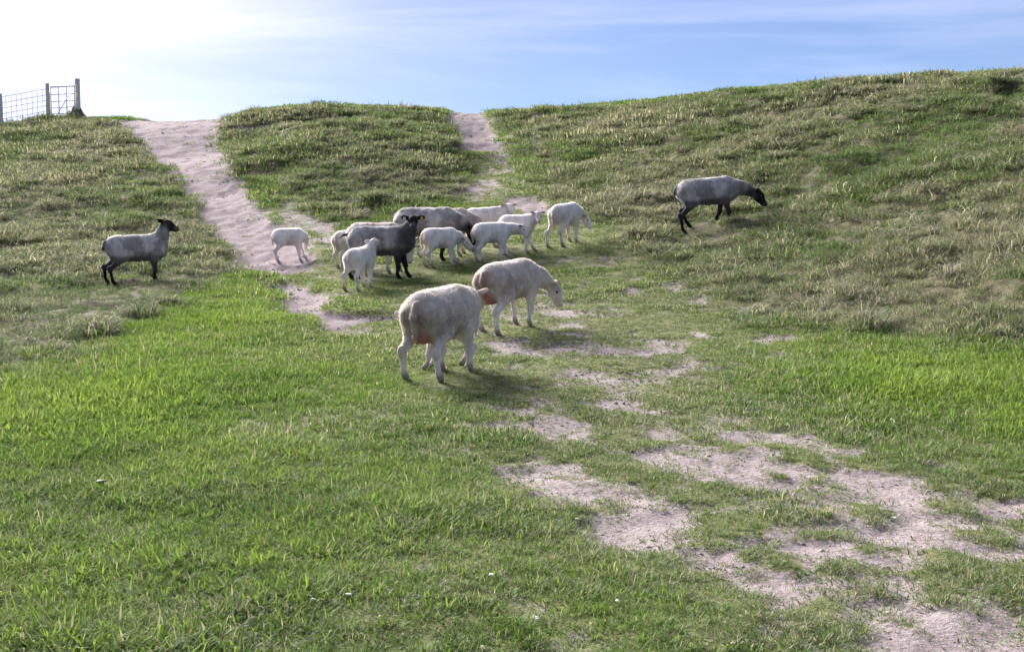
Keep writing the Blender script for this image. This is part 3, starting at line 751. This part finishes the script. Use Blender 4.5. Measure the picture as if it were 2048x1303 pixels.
def make_sheep(name, label, coat, spot, heading, body=ADULT, size=1.0, feet=(0, 0, 0, 0), neck=(25, 0), head=(-30, 0), ears=(0, -12), tail='dock',
               udder=False, h=0.012, group=None, tags=False, twist=0, fat=1.0, hide_feet=0.0, cat='sheep', fuzz=9000, neck_len=1.0, nose_white=False):
    """spot: photo pixel under the middle of the animal; heading: degrees, 0 = +X, 90 = away; feet: fore/aft shift of FL, FR, HL, HR"""
    if len(spot) == 2: gx_, gy_ = ground_at(*spot, zf=terr_z)
    else: gx_, gy_ = spot[0], spot[1]
    gz_ = float(terr_z(np.array([gx_]), np.array([gy_]))[0]) - hide_feet
    th = math.radians(heading)
    b = body; L, W, D = b['L'] * size, b['W'] * size * fat, b['D'] * size
    zc, lg, hd_, nl = b['zc'] * size, b['leg'] * size, b['head'] * size, b['neck'] * size * neck_len
    S = Skin()
    def foot_z(x, y):
        wx_, wy_ = gx_ + math.cos(th) * x - math.sin(th) * y, gy_ + math.sin(th) * x + math.cos(th) * y
        return float(terr_z(np.array([wx_]), np.array([wy_]))[0]) - gz_ - hide_feet
    # legs -----------------------------------------------------------------
    yF, yH = 0.64 * W, 0.80 * W
    hips = {'FL': (0.50 * L, yF), 'FR': (0.50 * L, -yF), 'HL': (-0.80 * L, yH), 'HR': (-0.80 * L, -yH)}
    zs = {}
    for i, kf in enumerate(('FL', 'FR', 'HL', 'HR')):
        zs[kf] = foot_z(hips[kf][0] + feet[i] * size, hips[kf][1])
    tilt = math.atan2(0.5 * (zs['FL'] + zs['FR'] - zs['HL'] - zs['HR']), 1.30 * L) * 0.45
    rise = lambda x: math.tan(tilt) * (x + 0.15 * L) + 0.25 * sum(zs.values())
    def up(x, y, z):
        return np.array([x, y, z + rise(x)])
    for i, kf in enumerate(('FL', 'FR', 'HL', 'HR')):
        hx, y = hips[kf]; dx = feet[i] * size; z0 = zs[kf]; sg = 1 if y > 0 else -1
        def J(x, yy, z, t):               # joint: t = how far it follows the foot
            q = up(x + dx * t, yy, 0); zz = (1 - t) * q[2] + t * z0
            return np.array([q[0], yy, zz + z])
        if kf[0] == 'F':
            sh, el = J(hx + 0.10 * L, y * 0.80, zc - 0.05 * D, 0), J(hx - 0.02 * L, y, zc - 0.80 * D, 0.12)
            kn, ft = J(hx + 0.02 * L, y, 0.40 * (zc - 0.55 * D), 0.60), J(hx, y, 0.075 * lg, 0.95)
            ho = J(hx + 0.03 * lg, y, 0.022 * lg, 1.0)
            S.cone(sh, el, 0.56 * D, 0.34 * D, 0.05 * size, 'fleece')
            S.cone(el, kn, 0.060 * lg, 0.033 * lg, 0.03 * size, 'leg')
            S.ell(kn + np.array([0.006, 0, 0]) * lg, np.array([0.037, 0.035, 0.046]) * lg, 0.012 * size, 'shank')
            S.cone(kn, ft, 0.028 * lg, 0.0225 * lg, 0.012 * size, 'shank')
            S.cone(ft, ho + np.array([-0.005, 0, 0.018]) * lg, 0.0255 * lg, 0.026 * lg, 0.01 * size, 'shank')
            S.cone(ho, ho + np.array([0.022, 0, -0.004]) * lg, 0.026 * lg, 0.020 * lg, 0.006, 'hoof')
            S.cone(ho, ho + 0.62 * (ft - ho), 0.027 * lg, 0.0275 * lg, 0.006, 'hoof')
        else:
            hp, st = J(hx + 0.14 * L, y * 0.66, zc + 0.05 * D, 0), J(hx + 0.30 * L, y * 0.92, zc - 0.72 * D, 0.10)
            hk, ft = J(hx - 0.10 * L, y, 0.53 * (zc - 0.45 * D), 0.58), J(hx - 0.02 * L, y, 0.078 * lg, 0.95)
            ho = J(hx + 0.03 * lg, y, 0.022 * lg, 1.0)
            S.cone(hp, st, 0.62 * D, 0.42 * D, 0.06 * size, 'fleece')
            S.cone(hp + np.array([-0.12 * L, 0, -0.1 * D]), 0.68 * st + 0.32 * hk + np.array([-0.03 * L, 0, 0.01]), 0.50 * D, 0.27 * D, 0.05 * size, 'fleece')
            S.cone(st, hk, 0.30 * D, 0.035 * lg, 0.035 * size, 'leg')
            S.ell(hk + np.array([-0.012, 0, 0.012]) * lg, np.array([0.040, 0.033, 0.050]) * lg, 0.012 * size, 'leg')
            S.cone(hk, ft, 0.030 * lg, 0.0235 * lg, 0.012 * size, 'shank')
            S.cone(ft, ho + np.array([-0.005, 0, 0.018]) * lg, 0.026 * lg, 0.027 * lg, 0.01 * size, 'shank')
            S.cone(ho, ho + np.array([0.022, 0, -0.004]) * lg, 0.027 * lg, 0.021 * lg, 0.006, 'hoof')
            S.cone(ho, ho + 0.62 * (ft - ho), 0.028 * lg, 0.0285 * lg, 0.006, 'hoof')
    # trunk ----------------------------------------------------------------
    kt = 0.45 * D
    S.ell(up(-0.64 * L, 0, zc + 0.10 * D), (0.40 * L, 0.84 * W, 0.86 * D), kt, 'fleece')
    S.ell(up(-0.08 * L, 0, zc + 0.00 * D), (0.74 * L, 0.98 * W, 0.98 * D), kt, 'fleece')
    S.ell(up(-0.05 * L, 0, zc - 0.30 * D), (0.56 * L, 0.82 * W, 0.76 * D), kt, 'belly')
    S.ell(up(0.50 * L, 0, zc - 0.05 * D), (0.46 * L, 0.80 * W, 1.00 * D), kt, 'fleece')
    S.cone(up(-0.72 * L, 0, zc + 0.52 * D), up(0.50 * L, 0, zc + 0.55 * D), 0.44 * D, 0.42 * D, kt, 'fleece')
    # neck and head ---------------------------------------------------------
    n0 = up(0.66 * L, 0, zc + 0.22 * D)
    nd = direc(*neck)
    mid = n0 + 0.55 * nl * unit(nd * 0.7 + np.array([0.04 + 0.31 * math.cos(math.radians(neck[0])) ** 2, 0, 0.12])); pol = mid + 0.62 * nl * nd
    nr = b['nr'] * size
    S.cone(n0 - 0.10 * L * np.array([1, 0, 0]), mid, 0.66 * D, nr * 1.0, kt, 'fleece')
    S.cone(mid, pol - nd * 0.015 * hd_, nr * 0.98, 0.068 * hd_, 0.04 * size, 'fleece' if coat in ('white', 'lamb') else 'nape')
    hdv = direc(*head)
    side = unit(np.cross(np.array([0, 0, 1.0]), hdv)); upv = np.cross(hdv, side)
    if twist:
        ct, sn = math.cos(math.radians(twist)), math.sin(math.radians(twist))
        side, upv = side * ct + upv * sn, upv * ct - side * sn
    R = np.stack([hdv, side, upv], -1)
    loc = lambda a, c, d: pol + (hdv * a + side * c + upv * d) * hd_
    S.ell(loc(0.045, 0, 0.012), np.array([0.098, 0.066, 0.074]) * hd_, 0.03 * hd_, 'head', R)
    S.cone(loc(0.09, 0, -0.004), loc(0.20, 0, -0.022), 0.056 * hd_, 0.040 * hd_, 0.035 * hd_, 'head')
    S.cone(loc(0.05, 0, -0.045), loc(0.185, 0, -0.045), 0.038 * hd_, 0.026 * hd_, 0.03 * hd_, 'head')
    S.ell(loc(0.205, 0, -0.026), np.array([0.036, 0.036, 0.038]) * hd_, 0.015 * hd_, 'muzzle', R)
    S.ell(loc(0.238, 0, -0.016), np.array([0.010, 0.018, 0.013]) * hd_, 0.006 * hd_, 'nose', R)
    for sg in (1, -1):                     # ears: ears = (lift, sweep) degrees
        li, sw = math.radians(ears[0]), math.radians(ears[1])
        ed = unit(side * sg * math.cos(li) * math.cos(sw) + upv * math.sin(li) + hdv * math.sin(sw))
        eb = loc(0.0, 0.058 * sg, 0.040)
        nrm = unit(np.cross(ed, upv + hdv * 0.35) if abs(ed @ upv) < 0.9 else hdv); wid = np.cross(nrm, ed)
        S.ell(eb + ed * 0.052 * hd_, np.array([0.062 * hd_, 0.041 * hd_, max(0.0135 * hd_, 0.85 * h)]), 0.012 * hd_, 'ear', np.stack([ed, wid, nrm], -1))
        S.ell(eb + ed * 0.062 * hd_ + (hdv * 0.9 - upv * 0.35) * max(0.0135 * hd_, 0.85 * h) * 0.75, np.array([0.046 * hd_, 0.018 * hd_, 0.006 * hd_]), 0.004, 'earin', np.stack([ed, wid, nrm], -1))
        S.cone(loc(0.0, 0.04 * sg, 0.03), eb + ed * 0.02 * hd_, 0.022 * hd_, 0.016 * hd_, 0.01, 'ear')
    # tail, udder -------------------------------------------------------------
    t0 = up(-1.0 * L, 0, zc + 0.52 * D)
    if tail == 'long':
        t1, t2 = up(-1.10 * L, 0, zc + 0.05 * D), up(-1.05 * L, 0.0, zc - 0.95 * D)
        S.cone(t0, t1, 0.17 * D, 0.145 * D, 0.02, 'tail'); S.cone(t1, t2, 0.15 * D, 0.10 * D, 0.015, 'tail')
    elif tail == 'dock':
        S.cone(t0, up(-1.09 * L, 0, zc + 0.02 * D), 0.20 * D, 0.12 * D, 0.03, 'tail')
    elif tail == 'out':
        t1 = up(-1.16 * L, 0.02, zc + 0.46 * D); S.cone(t0 + np.array([0.05, 0, 0]), t1, 0.13 * D, 0.10 * D, 0.02, 'tail'); S.cone(t1, up(-1.30 * L, 0.05, zc + 0.20 * D), 0.10 * D, 0.07 * D, 0.01, 'tail')
    if udder:
        S.ell(up(-0.74 * L, 0, zc - 0.84 * D), (0.20 * L, 0.38 * W, 0.42 * D), 0.03, 'udder')
        S.ell(up(-0.99 * L, 0, zc - 0.45 * D), (0.07 * L, 0.16 * W, 0.45 * D), 0.02, 'udder')
        for sg in (1, -1):
            S.cone(up(-0.68 * L, sg * 0.32 * W, zc - 1.10 * D), up(-0.62 * L, sg * 0.50 * W, zc - 1.30 * D), 0.022, 0.012, 0.01, 'udder')
    V, Q = S.mesh(h)
    tg, Wt = S.weights(V)
    cc = dict(COATS[coat])
    cc['earin'] = tuple(0.30 * np.array(cc['ear']) * np.array([1.0, 0.75, 0.72]))
    nf = {'grey': 0.12, 'dark': 0.2}.get(coat, 0.45)
    cc['nape'] = tuple(nf * np.array(cc['fleece']) + (1 - nf) * np.array(cc['head']))
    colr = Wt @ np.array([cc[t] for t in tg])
    nv = np.zeros_like(V); fnq = np.cross(V[Q[:, 2]] - V[Q[:, 0]], V[Q[:, 3]] - V[Q[:, 1]])
    for c4 in range(4): np.add.at(nv, Q[:, c4], fnq)
    nv /= np.maximum(np.linalg.norm(nv, axis=1), 1e-12)[:, None]
    wool = Wt @ np.array([1.0 if t in ('fleece', 'belly', 'tail') else 0.35 if t in ('leg', 'nape') else 0.0 for t in tg])
    if coat in ('grey', 'dark', 'pale_grey'):     # dark flank markings that break up the grey coat
        q = fbm(V[:, 0] * 7 + 3, V[:, 2] * 7 + V[:, 1] * 3, hash_seed(name) % 97, 4, 0.6)
        colr = colr * (0.72 + 0.62 * sstep(0.35, 0.65, q))[:, None]
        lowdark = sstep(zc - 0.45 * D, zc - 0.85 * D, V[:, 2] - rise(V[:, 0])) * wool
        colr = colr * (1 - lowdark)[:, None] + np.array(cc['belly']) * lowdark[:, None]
    if coat == 'dark':                            # her shoulders and breast are nearly black
        fr = sstep(0.15 * L, 0.75 * L, V[:, 0] + 0.1 * (fbm(V[:, 0] * 9, V[:, 2] * 9, 3) - 0.5)) * wool
        colr = colr * (1 - 0.72 * fr)[:, None]
    sx_ = hash_seed(label) % 31
    lum = fbm(V[:, 0] * 17 + sx_, V[:, 2] * 17 + V[:, 1] * 9, 5, 3, 0.6) * 0.6 + fbm(V[:, 0] * 8 + V[:, 1] * 14, V[:, 2] * 10 + sx_, 9, 2) * 0.4
    V = V + nv * ((lum - 0.5) * (0.020 if body is ADULT else 0.012) * wool)[:, None]
    # stained breech, shins and brisket
    st_ = fbm(V[:, 1] * 14 + sx_, V[:, 2] * 8, 21, 4, 0.6)
    rear = sstep(-0.82 * L, -1.02 * L, V[:, 0]) * sstep(0.45, 0.62, st_ + 0.08) * (0.30 if body is ADULT else 0.2)
    side_t = sstep(0.42, 0.70, fbm(V[:, 0] * 4.2 + sx_, V[:, 2] * 4.2 - sx_, 33, 4, 0.6)) * wool * (0.75 if body is ADULT else 0.30)
    if coat in ('white', 'lamb'):
        colr = colr * (1 - rear[:, None] * np.array([0.5, 0.62, 0.70])) * (1 - side_t[:, None] * np.array([0.42, 0.52, 0.55]))
    me_ = mesh_np(name, V, Q, M_FLEECE, True)
    cattr(me_, 'coat', colr); fattr(me_, 'wool', wool)
    root = link(name, me_, None, (gx_, gy_, gz_)); root.rotation_euler = (0, 0, th)
    tag(root, label, cat, group)
    # eyes, ear tags
    for sg in (1, -1):
        ball('eye', loc(0.078, 0.056 * sg, 0.026), np.array([0.018, 0.012, 0.015]) * hd_, M_EYE, root)
    if tags:
        for sg, mt in ((1, M_TAG), (-1, M_TAGW)):
            c = loc(0.014, 0.118 * sg, 0.034)
            q = np.array([[-1, -1], [1, -1], [1, 1], [-1, 1]]) * 0.016
            Vt = [c + side * a + upv * d + hdv * e for e in (0.0, 0.006) for a, d in q]
            Ft = [(0, 3, 2, 1), (4, 5, 6, 7), (0, 1, 5, 4), (1, 2, 6, 5), (2, 3, 7, 6), (3, 0, 4, 7)]
            link('ear_tag', mesh_np('ear_tag', Vt, Ft, mt), root)
    # short wool fibres standing off the skin
    tri = V[Q]
    e1, e2 = tri[:, 1] - tri[:, 0], tri[:, 3] - tri[:, 0]
    nn = np.cross(e1, e2); ar = np.linalg.norm(nn, axis=1); nn = nn / np.maximum(ar, 1e-9)[:, None]
    pw = ar * np.clip(wool[Q].mean(1) - 0.25, 0, 1)
    r = np.random.default_rng(hash_seed(name + label))
    fi = r.choice(len(Q), fuzz, p=pw / pw.sum())
    uu, vv = r.uniform(0, 1, (2, fuzz))
    pt = tri[fi, 0] + e1[fi] * uu[:, None] + e2[fi] * vv[:, None]
    dr = nn[fi] * 0.8 + r.normal(0, 0.45, (fuzz, 3)) + np.array([-0.35, 0, -0.25])
    dr /= np.linalg.norm(dr, axis=1)[:, None]
    ln = r.uniform(0.007, 0.019, fuzz) * (0.8 if body is LAMB else 1.0)
    sd = np.cross(dr, r.normal(0, 1, (fuzz, 3))); sd /= np.linalg.norm(sd, axis=1)[:, None]
    wv = 0.0016 if body is LAMB else 0.0020
    FV = np.stack([pt - sd * wv - dr * 0.002, pt + sd * wv - dr * 0.002, pt + dr * ln[:, None]], 1).reshape(-1, 3)
    fm = mesh_np('wool', FV, np.arange(fuzz * 3).reshape(-1, 3), M_WOOL)
    cattr(fm, 'coat', np.repeat(colr[Q[fi, 0]] * r.uniform(0.8, 1.25, (fuzz, 1)), 3, axis=0))
    fo = link('wool', fm, root); fo['kind'] = 'stuff'
    return root

# ------------------------------------------------------------------ the flock
EG, LG = 'ewes grazing on the dike', 'white lambs'
make_sheep('sheep', 'big off-white shorn ewe seen from behind, suckling a lamb', 'white', (886, 751), 67, size=0.89, feet=(-0.05, 0.03, -0.04, 0.02), neck=(2, 8), head=(-40, 25), ears=(10, -10),
           tail='long', udder=True, h=0.0105, group=EG, fat=0.98, fuzz=16000)
make_sheep('lamb', 'white lamb suckling beneath the big off-white ewe', 'lamb', (893, 738), 188, body=LAMB, size=0.90, feet=(0.05, -0.02, 0.0, 0.03), neck=(22, 20), head=(15, 30), tail='long', h=0.010, group=LG, cat='lamb')
make_sheep('sheep', 'off-white shorn ewe with pink udder lowering her head to graze', 'white', (1020, 655), 56, size=0.87, feet=(0.02, -0.06, 0.05, -0.08), neck=(-34, -36), head=(-60, -62), ears=(5, -20),
           tail='dock', udder=True, h=0.0105, group=EG, fat=1.0, fuzz=14000, neck_len=1.05)
make_sheep('sheep', 'grey ewe with black head grazing alone on the rough slope', 'grey', (1416, 452), 3, size=0.93, feet=(-0.10, 0.06, 0.10, -0.02), neck=(-22, -6), head=(-42, -12), ears=(20, -20), tail='dock', group=EG, neck_len=1.25)
make_sheep('sheep', 'pale grey sheep with black raised head standing beside the sandy path', 'pale_grey', (278, 561), 24, size=0.83, feet=(0.02, -0.04, -0.10, -0.02), neck=(74, -5), head=(-14, -30), ears=(8, -55), tail='dock', group=EG, fat=0.85, neck_len=0.95)
make_sheep('lamb', 'white lamb on the sandy path with its head turned away', 'lamb', (580, 523), 8, body=LAMB, size=0.92, feet=(0.10, 0.03, -0.02, 0.0), neck=(-35, 62), head=(-55, 95), tail='long', group=LG, h=0.010, cat='lamb')
make_sheep('sheep', 'dark grey ewe with black face and yellow ear tag looking at the viewer', 'dark', (766, 557), -8, size=0.90, feet=(0.08, -0.02, 0.0, -0.05), neck=(62, -22), head=(-16, -78), ears=(-2, -6), tail='out', tags=True, h=0.0105, group=EG, fat=0.85, neck_len=0.8)
make_sheep('lamb', 'white lamb standing before the dark ewe with its head raised', 'lamb', (722, 577), 64, body=LAMB, size=0.98, feet=(0.03, -0.03, -0.06, -0.02), neck=(60, -25), head=(5, 10), ears=(-8, -20), tail='long', group=LG, h=0.010, cat='lamb', fuzz=8000)
make_sheep('lamb', 'white lamb standing tail-on behind the dark ewe', 'lamb', (697, 535), 58, body=LAMB, size=0.98, feet=(0.02, -0.02, 0.05, -0.04), neck=(-20, -10), head=(-50, -20), tail='long', group=LG, h=0.010, cat='lamb')
make_sheep('sheep', 'white sheep grazing hidden behind the dark ewe, head below her chest', 'white', (755, 543), -24, size=0.86, feet=(0.06, -0.02, 0.0, 0.0), neck=(-46, -16), head=(-58, -55), ears=(0, -15), tail='dock', group=EG, fat=0.9)
make_sheep('sheep', 'big grey ewe with black head grazing amid the lambs', 'grey', (858, 519), -14, size=0.97, feet=(0.05, -0.03, 0.0, -0.04), neck=(-36, 0), head=(-62, -8), ears=(5, -30), tail='dock', group=EG)
make_sheep('sheep', 'white ewe behind the big grey ewe, only her neck showing', 'white', (890, 511), -12, size=0.88, feet=(0.0, 0.0, 0.0, 0.0), neck=(-34, -3), head=(-60, -10), ears=(0, -30), tail='dock', group=EG)
make_sheep('lamb', 'white lamb grazing in front of the big grey ewe', 'lamb', (882, 533), 16, body=LAMB, size=1.0, feet=(0.10, 0.0, -0.02, 0.05), neck=(-32, -14), head=(-46, -28), ears=(-5, -25), tail='long', group=LG, h=0.010, cat='lamb')
make_sheep('lamb', 'white lamb with face to the viewer, rearmost of the three together', 'lamb', (970, 499), 16, body=LAMB, size=1.16, feet=(0.0, 0.02, 0.0, 0.0), neck=(38, -18), head=(-22, -82), ears=(4, -8), tail='long', group=LG, h=0.010, cat='lamb')
make_sheep('lamb', 'white lamb facing the viewer with its chest turned, middle of three', 'lamb', (1036, 505), -14, body=LAMB, size=1.02, feet=(0.06, 0.0, 0.0, 0.0), neck=(38, -28), head=(-26, -66), ears=(6, -12), tail='long', group=LG, h=0.010, cat='lamb')
make_sheep('lamb', 'white lamb with lowered head, foremost of the three together', 'lamb', (985, 523), 8, body=LAMB, size=1.02, feet=(0.10, -0.03, -0.01, 0.06), neck=(6, -8), head=(-48, -20), ears=(-5, -25), tail='long', group=LG, h=0.010, cat='lamb', neck_len=1.3)
make_sheep('lamb', 'white lamb alone at the slope foot, nosing the grass', 'lamb', (1132, 488), 50, body=LAMB, size=1.12, feet=(0.02, -0.02, -0.08, 0.0), neck=(-40, -30), head=(-52, -52), ears=(0, -20), tail='long', group=LG, h=0.010, cat='lamb')

# ------------------------------------------------------------------ gate and wire fence on the crest
M_WOOD = simple_mat('weathered_wood', (0.45, 0.43, 0.41), (0.62, 0.60, 0.58), 14, 0.9, 0.15, 0.6, 0.01)
M_STEEL = simple_mat('galvanised_steel', (0.74, 0.75, 0.77), (0.82, 0.83, 0.85), 9, 0.45, 0.5, 0.1, 0.002)
M_STEEL.node_tree.nodes['Principled BSDF'].inputs['Metallic'].default_value = 0.3
def tube(a, b, ra, rb=None, n=8, jit=0.0, rings=1, seed=0):
    a, b = np.asarray(a, float), np.asarray(b, float); rb = ra if rb is None else rb
    d = unit(b - a); s = unit(np.cross(d, [0.31, 0.2, 0.93] if abs(d[2]) < 0.9 else [1, 0.1, 0])); t = np.cross(d, s)
    r = np.random.default_rng(seed); V = []
    for i in range(rings + 1):
        q = i / rings; c = a + (b - a) * q
        for j in range(n):
            w = 2 * math.pi * j / n; R_ = (ra + (rb - ra) * q) * (1 + jit * r.normal())
            V.append(c + (s * math.cos(w) + t * math.sin(w)) * R_)
    Fq = [(i * n + j, i * n + (j + 1) % n, (i + 1) * n + (j + 1) % n, (i + 1) * n + j) for i in range(rings) for j in range(n)]
    V += [a, b]; A, B = len(V) - 2, len(V) - 1
    T = [(A, (j + 1) % n, j, j) for j in range(n)] + [(B, rings * n + j, rings * n + (j + 1) % n, rings * n + (j + 1) % n) for j in range(n)]
    return V, Fq, T
def tube_obj(name, a, b, ra, mat, parent=None, rb=None, n=8, jit=0.0, rings=1, seed=0):
    V, Fq, T = tube(a, b, ra, rb, n, jit, rings, seed)
    me_ = bpy.data.meshes.new(name); me_.from_pydata([tuple(v) for v in V], [], [tuple(f) for f in Fq] + [tuple(f[:3]) for f in T]); me_.update()
    me_.materials.append(mat)
    for p in me_.polygons: p.use_smooth = len(p.vertices) == 4
    o = link(name, me_)
    if parent:
        o.parent = parent; o.matrix_parent_inverse = Matrix.Translation(-parent.location)
    return o
def on_ground(px, dist):
    x = px_to_x(px, dist, 3.0)
    return np.array([x, dist, float(terr_z(np.array([x]), np.array([dist]))[0])])
G0, G1 = on_ground(97, 43.0), on_ground(157, 44.0)      # the two gate posts
FE = on_ground(2, 42.2)                                   # next fence post
FE2 = on_ground(-110, 41.5)
Z1 = np.array([0, 0, 1.0])
def wood_post(p, hgt, r, label, seed):
    o = tube_obj('fence_post', p - Z1 * 0.3, p + Z1 * hgt, r * 1.08, M_WOOD, rb=r * 0.96, n=10, jit=0.04, rings=6, seed=seed)
    return tag(o, label, 'post', 'wooden posts of the fence line')
wood_post(G0, 1.08, 0.062, 'weathered wooden gatepost where the wire fence ends', 1)
wood_post(G1, 1.20, 0.08, 'thick weathered wooden gatepost on the crest by the path', 2)
wood_post(FE, 1.02, 0.06, 'slim wooden post carrying the wire mesh fence', 3)
gate = bpy.data.objects.new('field_gate', None); COL.objects.link(gate); gate.location = G0
tag(gate, 'barred grey metal field gate between two wooden posts', 'gate')
gd = unit((G1 - G0) * np.array([1, 1, 0])); A0, A1 = G0 + gd * 0.11, G1 - gd * 0.13
def gp(t, hgt):
    p = A0 + (A1 - A0) * t; return p + Z1 * hgt
for k, hgt in enumerate((0.16, 0.34, 0.53, 0.74, 0.97)):
    tube_obj('bar', gp(0, hgt), gp(1, hgt), 0.024 if k == 4 else 0.014, M_STEEL, gate)
for t in (0.0, 0.33, 0.66, 1.0):
    tube_obj('upright', gp(t, 0.16), gp(t, 0.97), 0.022 if t in (0.0, 1.0) else 0.018, M_STEEL, gate)
tube_obj('brace', gp(0.30, 0.17) + np.array([0, -0.03, 0]), gp(0.98, 0.92) + np.array([0, -0.03, 0]), 0.014, M_STEEL, gate)
for hgt in (0.28, 0.82):
    tube_obj('hinge', gp(1.0, hgt), G1 + Z1 * hgt, 0.014, M_STEEL, gate)
tube_obj('latch', gp(0.0, 0.7), G0 + Z1 * 0.7, 0.012, M_STEEL, gate)
wf = bpy.data.objects.new('wire_fence', None); COL.objects.link(wf); wf.location = FE
tag(wf, 'pale wire mesh stock fence running down from the gate', 'fence')
for P0, P1, nv in ((FE, G0, 9), (FE2, FE, 11)):
    for hgt in (0.10, 0.26, 0.42, 0.58, 0.74, 0.92):
        tube_obj('wire', P0 + Z1 * hgt, P1 + Z1 * hgt, 0.010, M_STEEL, wf, n=5)
    for i in range(1, nv):
        q = P0 + (P1 - P0) * i / nv
        tube_obj('stay_wire', q + Z1 * 0.10, q + Z1 * 0.92, 0.009, M_STEEL, wf, n=5)
# earth heaped round the foot of the gatepost
r_ = np.random.default_rng(5)
nr_, na_ = 7, 22; Vh, Qh = [], []
for i in range(nr_):
    for j in range(na_):
        rr = 0.11 + 0.50 * (i / (nr_ - 1)); w_ = 2 * math.pi * j / na_
        hx, hy = G1[0] + rr * math.cos(w_) * (1.25 if math.cos(w_) < 0 else 0.55), G1[1] + rr * math.sin(w_)
        hz_ = float(terr_z(np.array([hx]), np.array([hy]))[0])
        Vh.append((hx, hy, hz_ - 0.06 + 0.36 * (1 - i / (nr_ - 1)) ** 1.5 * (1 + 0.2 * r_.normal())))
for i in range(nr_ - 1):
    for j in range(na_):
        Qh.append((i * na_ + j, (i + 1) * na_ + j, (i + 1) * na_ + (j + 1) % na_, i * na_ + (j + 1) % na_))
M_EARTH = simple_mat('dark_earth', (0.10, 0.09, 0.07), (0.20, 0.18, 0.12), 11, 1.0, 0.05, 0.8, 0.04)
tag(link('earth_mound', mesh_np('earth_mound', Vh, Qh, M_EARTH, True)), 'dark earth heaped round the thick gatepost', 'mound')
# tufts of shed wool and droppings lying in the turf
M_TUFT = simple_mat('shed_wool', (0.62, 0.60, 0.57), (0.8, 0.78, 0.76), 40, 1.0, 0.05, 0.5, 0.01)
M_DUNG = simple_mat('dung', (0.012, 0.010, 0.009), (0.035, 0.028, 0.022), 30, 0.7, 0.3, 0.5, 0.01)
def lump(name, px, py, r, mat, label, cat, seed, flat=0.6, group=None):
    p = ground_at(px, py, terr_z); z = float(terr_z(np.array([p[0]]), np.array([p[1]]))[0])
    S = Skin(); q = np.random.default_rng(seed)
    for i in range(7):
        c = np.array([q.normal(0, 0.55), q.normal(0, 0.55), abs(q.normal(0.1, 0.3)) * flat]) * r
        S.ell(c + Z1 * r * flat * 0.7, np.array([q.uniform(.35, .75), q.uniform(.35, .75), q.uniform(.3, .6) * flat]) * r, 0.2 * r, 'x')
    V, Q = S.mesh(r / 6)
    return tag(link(name, mesh_np(name, V, Q, mat, True), None, (p[0], p[1], z + 0.02)), label, cat, group)
for i, (a, b, r) in enumerate(((983, 1163, .011), (697, 1201, .010), (625, 1212, .009), (1538, 668 + 360, .008), (1790, 1046, .010), (1155, 1050, .010), (1075, 1250, .010), (1235, 1215, .008))):
    lump('wool_tuft', a, b, r, M_TUFT, 'small white tuft of shed wool lying on bare sandy soil' if a > 1100 else 'small white tuft of shed wool caught in green turf', 'wool', 40 + i, group='scraps of shed wool')
lump('dung', 203, 975, 0.020, M_DUNG, 'black dropping lying in the bright green grass', 'dung', 60)
